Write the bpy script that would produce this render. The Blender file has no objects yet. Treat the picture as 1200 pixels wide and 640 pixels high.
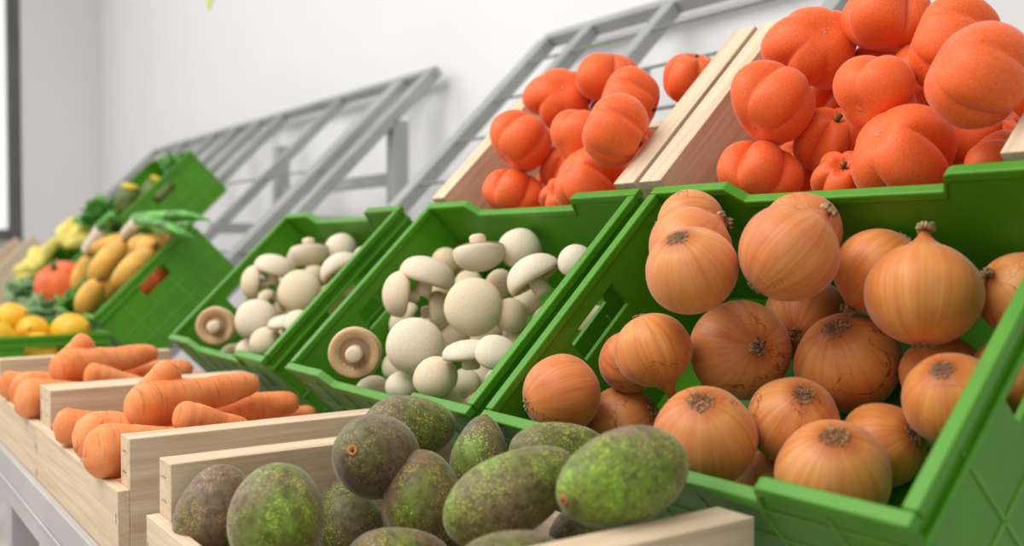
import bpy, bmesh, math, random
from mathutils import Vector, Quaternion, Matrix
C = bpy.context.scene
COL = C.collection
H = 1.15                      # camera height above the floor
R = math.radians

# ------------------------------------------------------------------ camera, world, lights
cam = bpy.data.cameras.new('camera'); camo = bpy.data.objects.new('camera', cam); COL.objects.link(camo)
camo.location = (0, 0, H); camo.rotation_euler = (R(90 - 1.4239), 0, R(90 - 34.9287))
cam.lens = 35; cam.sensor_width = 36; cam.clip_start = .05
cam.dof.use_dof = True; cam.dof.focus_distance = .84; cam.dof.aperture_fstop = 4.6
C.camera = camo
w = bpy.data.worlds.new('daylight'); C.world = w; w.use_nodes = True
bgn = w.node_tree.nodes['Background']; bgn.inputs[0].default_value = (1, .985, .965, 1); bgn.inputs[1].default_value = .64
C.view_settings.view_transform = 'Standard'; C.view_settings.look = 'None'
C.view_settings.exposure = 0; C.view_settings.gamma = 1; C.view_settings.use_curve_mapping = False


def area(name, loc, target, size, size_y, energy, color=(1, 1, 1)):
    l = bpy.data.lights.new(name, 'AREA'); l.shape = 'RECTANGLE'; l.size = size; l.size_y = size_y
    l.energy = energy; l.color = color
    o = bpy.data.objects.new(name, l); COL.objects.link(o); o.location = loc
    o.rotation_euler = (Vector(target) - Vector(loc)).to_track_quat('-Z', 'Y').to_euler()
    return o


area('added_overhead_light', (-1.0, -.7, 2.75), (-.7, .55, .95), 2.2, 1.2, 47, (1, .97, .92))  # unseen area lamp added overhead to brighten onions and avocados
area('added_overhead_light', (-3.4, -.7, 2.75), (-2.6, .6, .95), 2.2, 1.2, 19, (1, .97, .92))  # second unseen lamp, added overhead for the far crates
area('shop_front_light', (-4.4, -2.2, 2.6), (-1.4, .8, .9), 2.6, 2.0, 22, (1, .98, .955))


# ------------------------------------------------------------------ helpers
def lin(c):
    return tuple(((v / 255) / 12.92 if v / 255 <= .04045 else ((v / 255 + .055) / 1.055) ** 2.4) for v in c) + (1,)


def obj(name, me, mat=None, parent=None, smooth=True):
    """link a mesh (or bmesh) as one object"""
    if isinstance(me, bmesh.types.BMesh):
        bm = me; me = bpy.data.meshes.new(name); bmesh.ops.recalc_face_normals(bm, faces=bm.faces); bm.to_mesh(me); bm.free()
    if mat is not None and not me.materials: me.materials.append(mat)
    if smooth:
        for p in me.polygons: p.use_smooth = True
    o = bpy.data.objects.new(name, me); COL.objects.link(o)
    if parent is not None: o.parent = parent
    return o


def tag(o, label=None, cat=None, group=None, kind=None):
    if label: o['label'] = label
    if cat: o['category'] = cat
    if group: o['group'] = group
    if kind: o['kind'] = kind
    return o


def empty(name, loc, label, cat, group=None):
    o = bpy.data.objects.new(name, None); COL.objects.link(o); o.location = loc; o.empty_display_size = .03
    return tag(o, label, cat, group)


def copy_tree(root):
    c = root.copy(); COL.objects.link(c)
    for ch in list(root.children):
        d = ch.copy(); COL.objects.link(d); d.parent = c
        for g in list(ch.children):
            e = g.copy(); COL.objects.link(e); e.parent = d
    return c


def bevel(o, wd, seg=2, angle=35):
    m = o.modifiers.new('bevel', 'BEVEL'); m.width = wd; m.segments = seg; m.limit_method = 'ANGLE'; m.angle_limit = R(angle)
    m.harden_normals = False
    return o


def box(bm, x0, x1, y0, y1, z0, z1):
    v = [bm.verts.new(p) for p in ((x0, y0, z0), (x1, y0, z0), (x1, y1, z0), (x0, y1, z0), (x0, y0, z1), (x1, y0, z1), (x1, y1, z1), (x0, y1, z1))]
    for f in ((0, 3, 2, 1), (4, 5, 6, 7), (0, 1, 5, 4), (1, 2, 6, 5), (2, 3, 7, 6), (3, 0, 4, 7)): bm.faces.new([v[i] for i in f])


def tube(bm, pts, rad, n=8, cap=True):
    """tube through points; rad is a number or a list"""
    pts = [Vector(p) for p in pts]; rs = rad if isinstance(rad, (list, tuple)) else [rad] * len(pts)
    t0 = (pts[1] - pts[0]).normalized(); a = t0.orthogonal().normalized(); rings = []
    for i, p in enumerate(pts):
        t = (pts[min(i + 1, len(pts) - 1)] - pts[max(i - 1, 0)]).normalized()
        a = (a - t * a.dot(t)).normalized(); b = t.cross(a)
        rings.append([bm.verts.new(p + (a * math.cos(2 * math.pi * k / n) + b * math.sin(2 * math.pi * k / n)) * rs[i]) for k in range(n)])
    for r0, r1 in zip(rings, rings[1:]):
        for k in range(n): bm.faces.new((r0[k], r0[(k + 1) % n], r1[(k + 1) % n], r1[k]))
    if cap: bm.faces.new(rings[0][::-1]); bm.faces.new(rings[-1])


def lathe(prof, n=40, fn=None):
    """surface of revolution about z; prof: (r, z) bottom to top, end radii may be 0; UV = (turn, height share)"""
    bm = bmesh.new(); uvl = bm.loops.layers.uv.new('UVMap'); rings = []; m = len(prof)
    for i, (r, z) in enumerate(prof):
        if r < 1e-6:
            p = Vector((0, 0, z)); rings.append([bm.verts.new(fn(p, 0, i / (m - 1)) if fn else p)])
        else:
            ring = []
            for k in range(n):
                a = 2 * math.pi * k / n; p = Vector((r * math.cos(a), r * math.sin(a), z))
                ring.append(bm.verts.new(fn(p, a, i / (m - 1)) if fn else p))
            rings.append(ring)
    for i in range(m - 1):
        a, b = rings[i], rings[i + 1]
        for k in range(n):
            k2 = (k + 1) % n; u0, u1 = k / n, (k + 1) / n; v0, v1 = i / (m - 1), (i + 1) / (m - 1)
            if len(a) == 1 and len(b) == 1: continue
            if len(a) == 1: f = bm.faces.new((a[0], b[k2], b[k])); uv = ((u0, v0), (u1, v1), (u0, v1))
            elif len(b) == 1: f = bm.faces.new((a[k], a[k2], b[0])); uv = ((u0, v0), (u1, v0), (u0, v1))
            else: f = bm.faces.new((a[k], a[k2], b[k2], b[k])); uv = ((u0, v0), (u1, v0), (u1, v1), (u0, v1))
            for l, q in zip(f.loops, uv): l[uvl].uv = q
    return bm


def wob(p, s, seed):
    from mathutils import noise
    return noise.noise(Vector(p) * s + Vector((seed * 3.17, seed * 1.31, seed * 7.7)))


def aim(o, axis, roll=0.0):
    q = Vector((0, 0, 1)).rotation_difference(Vector(axis).normalized()) @ Quaternion((0, 0, 1), roll)
    o.rotation_mode = 'QUATERNION'; o.rotation_quaternion = q
    return o


# ------------------------------------------------------------------ materials
def new_mat(name):
    m = bpy.data.materials.new(name); m.use_nodes = True; nt = m.node_tree
    return m, nt, nt.nodes['Principled BSDF']


def node(nt, kind, **kw):
    n = nt.nodes.new(kind)
    for k, v in kw.items(): setattr(n, k, v)
    return n


def ramp(nt, src, stops):
    n = node(nt, 'ShaderNodeValToRGB'); e = n.color_ramp.elements
    while len(e) < len(stops): e.new(.5)
    for el, (p, c) in zip(e, stops): el.position = p; el.color = c if len(c) == 4 else lin(c)
    nt.links.new(src, n.inputs[0]); return n.outputs[0]


def noise_tex(nt, vec, scale, detail=4, rough=.55, dist=0):
    n = node(nt, 'ShaderNodeTexNoise'); n.inputs['Scale'].default_value = scale; n.inputs['Detail'].default_value = detail
    n.inputs['Roughness'].default_value = rough; n.inputs['Distortion'].default_value = dist
    if vec is not None: nt.links.new(vec, n.inputs['Vector'])
    return n.outputs[0]


def mapping(nt, src, scale=(1, 1, 1), loc=None):
    n = node(nt, 'ShaderNodeMapping'); n.inputs['Scale'].default_value = scale; nt.links.new(src, n.inputs[0])
    if loc is not None: nt.links.new(loc, n.inputs['Location'])
    return n.outputs[0]


def mix(nt, fac, a, b, mode='MIX'):
    n = node(nt, 'ShaderNodeMix', data_type='RGBA', blend_type=mode)
    for s, v in ((n.inputs[0], fac), (n.inputs[6], a), (n.inputs[7], b)):
        if isinstance(v, bpy.types.NodeSocket): nt.links.new(v, s)
        else: s.default_value = v
    return n.outputs[2]


def bump(nt, bs, src, strength, dist):
    n = node(nt, 'ShaderNodeBump'); n.inputs['Strength'].default_value = strength; n.inputs['Distance'].default_value = dist
    nt.links.new(src, n.inputs['Height']); nt.links.new(n.outputs[0], bs.inputs['Normal'])


def rnd_loc(nt):
    oi = node(nt, 'ShaderNodeObjectInfo'); m = node(nt, 'ShaderNodeVectorMath', operation='SCALE')
    cb = node(nt, 'ShaderNodeCombineXYZ')
    for i in range(3): nt.links.new(oi.outputs['Random'], cb.inputs[i])
    nt.links.new(cb.outputs[0], m.inputs[0]); m.inputs['Scale'].default_value = 37.0
    return m.outputs[0], oi


def plain(name, c, rough=.5, metal=0.0, var=.08, scale=8, bumpd=0.0, spec=.5):
    m, nt, bs = new_mat(name); tc = node(nt, 'ShaderNodeTexCoord')
    f = noise_tex(nt, tc.outputs['Object'], scale, 5)
    lo = tuple(max(0, v * (1 - var)) for v in c); hi = tuple(min(255, v * (1 + var)) for v in c)
    nt.links.new(ramp(nt, f, ((.3, lo), (.7, hi))), bs.inputs['Base Color'])
    bs.inputs['Roughness'].default_value = rough; bs.inputs['Metallic'].default_value = metal
    bs.inputs['Specular IOR Level'].default_value = spec
    if bumpd: bump(nt, bs, noise_tex(nt, tc.outputs['Object'], scale * 30, 3), .4, bumpd)
    return m


def wood(name, axis):
    m, nt, bs = new_mat(name); tc = node(nt, 'ShaderNodeTexCoord'); rl, oi = rnd_loc(nt)
    sc = [38, 38, 38]; sc[axis] = 2.2
    v = mapping(nt, tc.outputs['Object'], sc, rl)
    g = noise_tex(nt, v, 1.6, 6, .6, .5)
    c1 = ramp(nt, g, ((.26, (198, 172, 140)), (.46, (214, 193, 164)), (.72, (224, 206, 180))))
    sc2 = [190, 190, 190]; sc2[axis] = 5
    fine = ramp(nt, noise_tex(nt, mapping(nt, tc.outputs['Object'], sc2, rl), 1.2, 3), ((.35, (222, 213, 200)), (.62, (255, 255, 255))))
    c = mix(nt, .55, c1, fine, 'MULTIPLY')
    kn = node(nt, 'ShaderNodeTexVoronoi'); kn.inputs['Scale'].default_value = 1.0
    sc3 = [16, 16, 16]; sc3[axis] = 6
    nt.links.new(mapping(nt, tc.outputs['Object'], sc3, rl), kn.inputs['Vector'])
    knot = ramp(nt, kn.outputs['Distance'], ((.03, (120, 86, 52)), (.11, (255, 255, 255))))
    c = mix(nt, .3, c, knot, 'MULTIPLY')
    nt.links.new(c, bs.inputs['Base Color']); bs.inputs['Roughness'].default_value = .62
    bs.inputs['Specular IOR Level'].default_value = .3
    bump(nt, bs, g, .25, .0006)
    return m


WOODX, WOODY, WOODZ = wood('birch_grain_along', 0), wood('birch_grain_across', 1), wood('birch_grain_upright', 2)
STAPLE = plain('staple_steel', (176, 170, 160), .4, .8)


def plastic():
    m, nt, bs = new_mat('green_crate_plastic'); tc = node(nt, 'ShaderNodeTexCoord')
    f = noise_tex(nt, tc.outputs['Object'], 5, 4)
    c = ramp(nt, f, ((.3, (64, 130, 12)), (.7, (76, 145, 20))))
    dirt = ramp(nt, noise_tex(nt, tc.outputs['Object'], 26, 6, .7), ((.5, (255, 255, 255)), (.78, (205, 198, 170))))
    nt.links.new(mix(nt, .5, c, dirt, 'MULTIPLY'), bs.inputs['Base Color'])
    bs.inputs['Roughness'].default_value = .42; bs.inputs['Specular IOR Level'].default_value = .45
    bump(nt, bs, noise_tex(nt, tc.outputs['Object'], 420, 2), .12, .0004)
    return m


GREEN = plastic()
GREENRIB = plain('pale_green_plastic', (96, 148, 50), .5, var=.08, scale=20)  # ribs in a paler green than the crate walls


def onion_mat():
    m, nt, bs = new_mat('onion_skin'); tc = node(nt, 'ShaderNodeTexCoord'); rl, oi = rnd_loc(nt)
    uv = tc.outputs['UV']
    st = noise_tex(nt, mapping(nt, uv, (30, 1.4, 1), rl), 1.0, 4, .55, .3)
    streak = ramp(nt, st, ((.22, (196, 122, 62)), (.42, (216, 146, 82)), (.62, (224, 160, 98)), (.82, (234, 182, 126))))
    big = ramp(nt, noise_tex(nt, mapping(nt, tc.outputs['Object'], (22, 22, 22), rl), 1.0, 3), ((.34, (240, 202, 188)), (.60, (255, 250, 236))))
    c = mix(nt, .75, streak, big, 'MULTIPLY')
    veins = ramp(nt, noise_tex(nt, mapping(nt, uv, (150, 1.2, 1), rl), 1.0, 2), ((.40, (206, 158, 120)), (.56, (255, 255, 255))))
    c = mix(nt, .2, c, veins, 'MULTIPLY')
    vo = node(nt, 'ShaderNodeTexVoronoi', feature='DISTANCE_TO_EDGE'); vo.inputs['Scale'].default_value = 1.0
    dis = noise_tex(nt, mapping(nt, tc.outputs['Object'], (60, 60, 60), rl), 1, 3)
    add = node(nt, 'ShaderNodeVectorMath', operation='MULTIPLY_ADD'); nt.links.new(dis, add.inputs[0]); add.inputs[1].default_value = (.9, .9, .9)
    nt.links.new(mapping(nt, tc.outputs['Object'], (17, 17, 17), rl), add.inputs[2]); nt.links.new(add.outputs[0], vo.inputs['Vector'])
    crack = ramp(nt, vo.outputs['Distance'], ((.003, (172, 122, 84)), (.013, (255, 255, 255))))
    sx = node(nt, 'ShaderNodeSeparateXYZ'); nt.links.new(uv, sx.inputs[0])
    area_ = noise_tex(nt, mapping(nt, tc.outputs['Object'], (14, 14, 14), rl), 1, 2)
    msk = ramp(nt, area_, ((.50, (0, 0, 0)), (.58, (255, 255, 255))))
    c = mix(nt, msk, c, mix(nt, 1.0, c, crack, 'MULTIPLY'))
    pole = ramp(nt, sx.outputs[1], ((.0, (150, 132, 96)), (.05, (228, 206, 170)), (.12, (255, 255, 255)), (.82, (255, 255, 255)), (.90, (224, 192, 150)), (.945, (150, 124, 88)), (1.0, (132, 108, 76))))
    c = mix(nt, 1.0, c, pole, 'MULTIPLY')
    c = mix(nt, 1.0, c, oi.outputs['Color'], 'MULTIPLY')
    nt.links.new(c, bs.inputs['Base Color']); bs.inputs['Roughness'].default_value = .46
    bs.inputs['Specular IOR Level'].default_value = .4
    bs.inputs['Sheen Weight'].default_value = .25; bs.inputs['Sheen Roughness'].default_value = .4
    bump(nt, bs, st, .12, .0005)
    return m


ONION = onion_mat()
TUFT = plain('dried_onion_neck', (142, 120, 86), .9, var=.45, scale=140)
ROOT = plain('dried_onion_root', (134, 126, 84), .9, var=.4, scale=160)


def tomato_mat():
    m, nt, bs = new_mat('tomato_skin'); tc = node(nt, 'ShaderNodeTexCoord'); rl, oi = rnd_loc(nt)
    v = mapping(nt, tc.outputs['Object'], (1, 1, 1), rl)
    c = ramp(nt, noise_tex(nt, v, 26, 4), ((.3, (222, 84, 30)), (.52, (233, 101, 42)), (.74, (240, 115, 55))))
    speck = ramp(nt, noise_tex(nt, v, 700, 2), ((.35, (255, 240, 230)), (.6, (255, 255, 255))))
    c = mix(nt, .15, c, speck, 'MULTIPLY')
    nt.links.new(c, bs.inputs['Base Color']); bs.inputs['Roughness'].default_value = .5
    bs.inputs['Specular IOR Level'].default_value = .35
    bs.inputs['Sheen Weight'].default_value = .22; bs.inputs['Sheen Roughness'].default_value = .35
    bump(nt, bs, noise_tex(nt, v, 260, 3), .05, .0004)
    return m


TOMATO = tomato_mat()
TSTEM = plain('tomato_stem', (58, 74, 26), .7, var=.3, scale=90)
SCAR = plain('tomato_scar', (214, 156, 104), .7)


def avo_mat():
    m, nt, bs = new_mat('avocado_skin'); tc = node(nt, 'ShaderNodeTexCoord'); rl, oi = rnd_loc(nt)
    v = mapping(nt, tc.outputs['Object'], (1, 1, 1), rl)
    big = noise_tex(nt, v, 17, 3, .5)
    base = ramp(nt, big, ((.32, (118, 98, 82)), (.46, (112, 102, 66)), (.57, (104, 114, 52)), (.72, (112, 144, 42))))
    vo = node(nt, 'ShaderNodeTexVoronoi'); vo.inputs['Scale'].default_value = 520; vo.inputs['Randomness'].default_value = 1
    nt.links.new(v, vo.inputs['Vector'])
    dots = ramp(nt, vo.outputs['Distance'], ((.16, (255, 255, 255)), (.46, (0, 0, 0))))
    pick = ramp(nt, noise_tex(nt, v, 70, 3), ((.38, (0, 0, 0)), (.58, (255, 255, 255))))
    dm = mix(nt, 1.0, dots, pick, 'MULTIPLY')
    dotc = ramp(nt, big, ((.35, (176, 160, 92)), (.55, (190, 196, 78)), (.72, (172, 206, 66))))
    c = mix(nt, dm, base, dotc)
    dark = ramp(nt, noise_tex(nt, v, 160, 4), ((.34, (178, 168, 152)), (.55, (255, 255, 255))))
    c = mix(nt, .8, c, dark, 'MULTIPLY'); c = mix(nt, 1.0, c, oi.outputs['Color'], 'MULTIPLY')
    nt.links.new(c, bs.inputs['Base Color']); bs.inputs['Roughness'].default_value = .55
    bs.inputs['Specular IOR Level'].default_value = .35
    bs.inputs['Sheen Weight'].default_value = .3; bs.inputs['Sheen Roughness'].default_value = .4
    b2 = node(nt, 'ShaderNodeTexVoronoi', feature='SMOOTH_F1'); b2.inputs['Scale'].default_value = 210; nt.links.new(v, b2.inputs['Vector'])
    bump(nt, bs, b2.outputs['Distance'], .35, -.0011)
    return m


AVO = avo_mat()
AVOSTEM = plain('avocado_stem_scar', (168, 116, 58), .7, var=.25, scale=200)
AVOCORE = plain('avocado_stem_core', (92, 58, 30), .8)


def mush_mat():
    m, nt, bs = new_mat('mushroom_skin'); tc = node(nt, 'ShaderNodeTexCoord'); rl, oi = rnd_loc(nt)
    v = mapping(nt, tc.outputs['Object'], (1, 1, 1), rl)
    c = ramp(nt, noise_tex(nt, v, 46, 5, .6), ((.32, (198, 172, 130)), (.46, (222, 210, 184)), (.58, (236, 230, 214))))
    sp = ramp(nt, noise_tex(nt, v, 170, 4, .6), ((.34, (186, 146, 94)), (.48, (255, 255, 255))))
    c = mix(nt, .6, c, sp, 'MULTIPLY'); c = mix(nt, 1.0, c, oi.outputs['Color'], 'MULTIPLY')
    nt.links.new(c, bs.inputs['Base Color']); bs.inputs['Roughness'].default_value = .7
    bs.inputs['Specular IOR Level'].default_value = .25
    bump(nt, bs, noise_tex(nt, v, 150, 4), .2, .0008)
    return m


MUSH = mush_mat()
MSTEM = plain('mushroom_stem', (222, 206, 178), .75, var=.14, scale=90, bumpd=.0003)
MGILL = plain('mushroom_gills', (150, 122, 92), .85, var=.3, scale=180)
MVEIL = plain('mushroom_veil', (196, 164, 122), .8, var=.2, scale=90, bumpd=.0004)


def carrot_mat():
    m, nt, bs = new_mat('carrot_skin'); tc = node(nt, 'ShaderNodeTexCoord'); rl, oi = rnd_loc(nt)
    v = mapping(nt, tc.outputs['Object'], (1, 1, 1), rl)
    c = ramp(nt, noise_tex(nt, v, 30, 5, .6), ((.28, (210, 120, 64)), (.46, (230, 138, 80)), (.68, (238, 158, 104))))
    rg = noise_tex(nt, mapping(nt, tc.outputs['Object'], (30, 30, 420), rl), 1, 3)
    rings = ramp(nt, rg, ((.30, (190, 140, 104)), (.42, (255, 255, 255)), (.66, (255, 255, 255)), (.74, (255, 236, 210))))
    c = mix(nt, .6, c, rings, 'MULTIPLY')
    dirt = ramp(nt, noise_tex(nt, v, 75, 6, .7), ((.56, (0, 0, 0)), (.80, (190, 190, 190))))
    c = mix(nt, dirt, c, lin((150, 122, 80)))
    nt.links.new(c, bs.inputs['Base Color']); bs.inputs['Roughness'].default_value = .66
    bs.inputs['Specular IOR Level'].default_value = .3
    bump(nt, bs, rg, .35, .0009)
    return m


CARROT = carrot_mat()
CROWN = plain('carrot_crown', (168, 104, 52), .85, var=.3, scale=120)
STEEL = plain('galvanised_steel', (160, 162, 160), .5, .25, .06, 6)
RAILM = plain('rail_grey_paint', (170, 168, 166), .5, .05, .06, 4)
RODM = plain('rod_dark_steel', (128, 130, 130), .5, .4)
WALLM = plain('white_wall_paint', (224, 225, 227), .9, var=.008, scale=2, spec=.2)
ENDM = plain('end_wall_paint', (228, 226, 224), .9, var=.012, scale=1.5, spec=.2)
FLOORM = plain('pale_floor_tile', (222, 216, 208), .55, var=.06, scale=3)
FRAMEM = plain('dark_window_frame', (92, 92, 90), .5)
LEMON = plain('lemon_peel', (238, 182, 36), .45, var=.1, scale=30, bumpd=.0008)
SQUASH = plain('squash_skin', (226, 172, 78), .5, var=.12, scale=22)
PUMPKIN = plain('pumpkin_skin', (226, 104, 44), .5, var=.12, scale=18)
BANANA = plain('banana_peel', (226, 208, 104), .55, var=.14, scale=26)
BSTEM = plain('banana_stem', (122, 84, 40), .8, var=.3, scale=60)
LEAF = plain('green_leaf', (78, 138, 54), .55, var=.4, scale=26)
PALELEAF = plain('pale_leaf', (140, 172, 124), .6, var=.25, scale=26)
LEEKW = plain('leek_shaft', (224, 208, 190), .5, var=.08, scale=30)
ZUCC = plain('zucchini_skin', (92, 108, 46), .5, var=.35, scale=30)
FLOWER = plain('zucchini_blossom', (236, 200, 60), .6, var=.15, scale=40)
LEAFSIGN = plain('leaf_sign_paint', (214, 226, 120), .6)

# ------------------------------------------------------------------ the room
def struct(name, bm, mat):
    o = obj(name, bm, mat, smooth=False); o['kind'] = 'structure'; return o


bm = bmesh.new(); box(bm, -9, 4, -5, 1.42, -.1, 0); struct('floor', bm, FLOORM)
bm = bmesh.new(); box(bm, -5.95, 4, 1.29, 1.41, 0, 3.6); struct('wall_back', bm, WALLM)
bm = bmesh.new(); box(bm, -5.95, -5.8, .896, 1.29, 0, 3.6); struct('wall_left', bm, ENDM)
bm = bmesh.new(); box(bm, -5.95, -5.8, -5, .896, 0, 1.19); struct('wall_left', bm, ENDM)
bm = bmesh.new(); box(bm, -5.95, -5.8, -5, .896, 3.1, 3.6); struct('wall_left', bm, ENDM)
t = empty('window_1', (-5.86, 0, 1.19), 'tall window with dark frame beyond the shelf end', 'window'); t['kind'] = 'structure'
bm = bmesh.new()
box(bm, -.05, .05, .832, .896, 0, 1.91); box(bm, -.05, .05, -2.0, -1.93, 0, 1.91)
box(bm, -.05, .05, -1.93, .832, 0, .06); box(bm, -.05, .05, -1.93, .832, 1.85, 1.91)
bevel(obj('window_frame', bm, FRAMEM, t, False), .004)
gm, nt, bs = new_mat('glowing_window_glass'); bs.inputs['Base Color'].default_value = (.9, .9, .9, 1); bs.inputs['Roughness'].default_value = .3
bs.inputs['Emission Color'].default_value = (1, 1, 1, 1); bs.inputs['Emission Strength'].default_value = .55   # pane itself glows, emission standing in for daylight outside
bm = bmesh.new(); box(bm, -.004, .004, -1.93, .832, .06, 1.85); obj('window_pane', bm, gm, t, False)
bm = bmesh.new(); box(bm, -.05, .12, -2.0, .9, -.03, 0); bevel(obj('window_sill', bm, RAILM, t, False), .004)

# leaf-shaped sign high on the wall
bm = bmesh.new(); pts = []
for k in range(25):
    s = k / 24; pts.append((s * .2, .052 * math.sin(math.pi * s) ** .8))
vs = [bm.verts.new((x, 0, z)) for x, z in pts] + [bm.verts.new((x, 0, -z)) for x, z in pts[-2:0:-1]]
f = bm.faces.new(vs); r = bmesh.ops.extrude_face_region(bm, geom=[f])
for v in r['geom']:
    if isinstance(v, bmesh.types.BMVert): v.co.y -= .006
o = obj('leaf_sign', bm, LEAFSIGN, smooth=False); o.location = (-3.95, 1.289, H + .945); o.rotation_euler = (0, R(-68), 0)
tag(o, 'small yellow-green leaf-shaped sign at the top of the white wall', 'sign')

# ------------------------------------------------------------------ crate builders
T45 = R(45); SV = Vector((0, math.cos(T45), math.sin(T45))); NV = Vector((0, -math.sin(T45), math.cos(T45)))
RIM = Vector((-.68376, .44750, H - .13842))       # front left rim corner of the onion crate


def slope(x, s, n):
    """point given along the shelf, up the 45 degree slope and above the rim plane"""
    return RIM + Vector((x, 0, 0)) + SV * s + NV * n


def plate(bm, prof, rows, hole, org, u, v, nrm, th):
    """upright panel: prof = (u, top) polyline, rows = inner heights, hole = (u0, u1, row index) left open"""
    us = sorted({p[0] for p in prof} | ({hole[0], hole[1]} if hole else set()))

    def top(x):
        for (a, b), (c, d) in zip(prof, prof[1:]):
            if a <= x <= c: return b + (d - b) * (x - a) / max(1e-9, c - a)
        return prof[-1][1]
    grid = [[bm.verts.new(org + u * x + v * h) for h in list(rows) + [top(x)]] for x in us]
    fs = []
    for i in range(len(us) - 1):
        for j in range(len(rows)):
            if hole and j == hole[2] and us[i] >= hole[0] - 1e-6 and us[i + 1] <= hole[1] + 1e-6: continue
            fs.append(bm.faces.new((grid[i][j], grid[i + 1][j], grid[i + 1][j + 1], grid[i][j + 1])))
    r = bmesh.ops.extrude_face_region(bm, geom=fs)
    for e in r['geom']:
        if isinstance(e, bmesh.types.BMVert): e.co += nrm * th


def green_crate(loc, tilt, label, group, W=.39, L=.273, D=.15):
    t = empty('green_crate', loc, label, 'crate', group); t.rotation_euler = (tilt, 0, 0)
    X, Y, Z = Vector((1, 0, 0)), Vector((0, 1, 0)), Vector((0, 0, 1)); th = .0055
    prof = [(0, D), (.088, D), (.103, D - .016), (.285, D - .016), (.291, D - .001), (.296, D), (W, D)]
    sp = [(0, D), (L, D)]; hole = (.103, .172, 1); rows = (0, D - .047, D - .0205)
    bm = bmesh.new(); box(bm, th, W - th, th, L - th, .004, .010)
    for k in range(1, 9): box(bm, th, W - th, k * L / 9 - .002, k * L / 9 + .002, 0, .004)
    obj('crate_floor', bm, GREEN, t, False)
    # front and back walls, then their ribs
    for nm, org, n in (('front_wall', Vector((0, th, 0)), -Y), ('back_wall', Vector((0, L - th, 0)), Y)):
        bm = bmesh.new(); plate(bm, prof, (0, .05), None, org, X, Z, n, th)
        y0, y1 = (-.0012, .0005) if n.y < 0 else (L - .0005, L + .0012)
        wl = bevel(obj(nm, bm, GREEN, t, False), .0009); bm = bmesh.new()
        for k in range(0, 8): box(bm, k * (W - .003) / 7, k * (W - .003) / 7 + .0028, y0, y1, .004, D - .017)
        for z in (.004, .045, .09, D - .028): box(bm, .0, W, y0, y1, z, z + .0028)
        bevel(obj('ribbing', bm, GREENRIB, wl, False), .0006)
    for nm, org, n in (('side_wall', Vector((th, th, 0)), -X), ('side_wall', Vector((W - th, th, 0)), X)):
        bm = bmesh.new(); plate(bm, [(0, D), (L - 2 * th, D)], rows, (hole[0] - th, hole[1] - th, 1), org, Y, Z, n, th)
        wl = bevel(obj(nm, bm, GREEN, t, False), .0009); bm = bmesh.new()
        x0, x1 = (-.0012, .0005) if n.x < 0 else (W - .0005, W + .0012)
        for k in range(0, 6):
            y = k * (L - .004) / 5
            box(bm, x0, x1, y, y + .0028, .004, D - .056 if .09 < y < .18 else D - .012)
        for z in (.004, .04, .075): box(bm, x0, x1, 0, L, z, z + .0028)
        ex = .0045; xa, xb = (-ex, .0005) if n.x < 0 else (W - .0005, W + ex)
        bevel(obj('ribbing', bm, GREENRIB, wl, False), .0006); bm = bmesh.new()
        for z in (D - .0195,): box(bm, xa, xb, 0, L, z, z + .004)
        bevel(obj('grip_rail', bm, GREEN, wl, False), .0009)
    # rounded rim lip
    bm = bmesh.new(); e = .0025; i = .0075
    def strip(pr, org, u, n, w_):
        for (a, b), (c, d) in zip(pr, pr[1:]):
            if c - a < 1e-6: continue
        us = [p[0] for p in pr]
        ring = []
        for (a, h) in pr:
            ring.append([bm.verts.new(org + u * a + n * q + Z * hh) for q, hh in ((0, h - .007), (w_, h - .007), (w_, h + .0015), (0, h + .0015))])
        for r0, r1 in zip(ring, ring[1:]):
            for k in range(4): bm.faces.new((r0[k], r1[k], r1[(k + 1) % 4], r0[(k + 1) % 4]))
        bm.faces.new(ring[0]); bm.faces.new(ring[-1][::-1])
    strip([(-e, D)] + prof[1:-1] + [(W + e, D)], Vector((0, i - .0005, 0)), X, -Y, i + e)
    strip([(-e, D)] + prof[1:-1] + [(W + e, D)], Vector((0, L - i + .0005, 0)), X, Y, i + e)
    strip([(i, D), (L - i, D)], Vector((i - .0005, 0, 0)), Y, -X, i + e)
    strip([(i, D), (L - i, D)], Vector((W - i + .0005, 0, 0)), Y, X, i + e)
    bevel(obj('rim', bm, GREEN, t, False), .0016, 3)
    return t


def wooden_crate(loc, tilt, label, group, W=.378, L=.265, D=.15, low=.043, blow=.043):
    t = empty('wooden_crate', loc, label, 'crate', group); t.rotation_euler = (tilt, 0, 0); b = .010; bs = .030
    for x in (0, W - bs):
        bm = bmesh.new(); box(bm, x, x + bs, b, L - b, .004, D); s = bevel(obj('side_board', bm, WOODY, t, False), .0008)
        bm = bmesh.new()
        for z in (D - .012, D - .030): box(bm, x + .008, x + .018, b - .0005, b + .0004, z - .001, z)
        obj('staple', bm, STAPLE, s, False)
    bm = bmesh.new(); box(bm, 0, W, 0, b, .004, D - low); s = bevel(obj('front_board', bm, WOODX, t, False), .0008)
    bm = bmesh.new()
    for x in (.004, W - .006):
        for z in (D - low - .02, D - low - .05): box(bm, x, x + .0008, -.0005, .0004, z - .008, z)
    obj('staple', bm, STAPLE, s, False)
    bm = bmesh.new(); box(bm, 0, W, L - b, L, .004, D - blow); bevel(obj('back_board', bm, WOODX, t, False), .0008)
    n = 4; wd = (L - .012) / n
    for k in range(n):
        bm = bmesh.new(); box(bm, .0, W, .003 + k * wd + .002, .003 + (k + 1) * wd + .002, 0, .004); obj('base_board', bm, WOODX, t, False)
    return t


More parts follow.
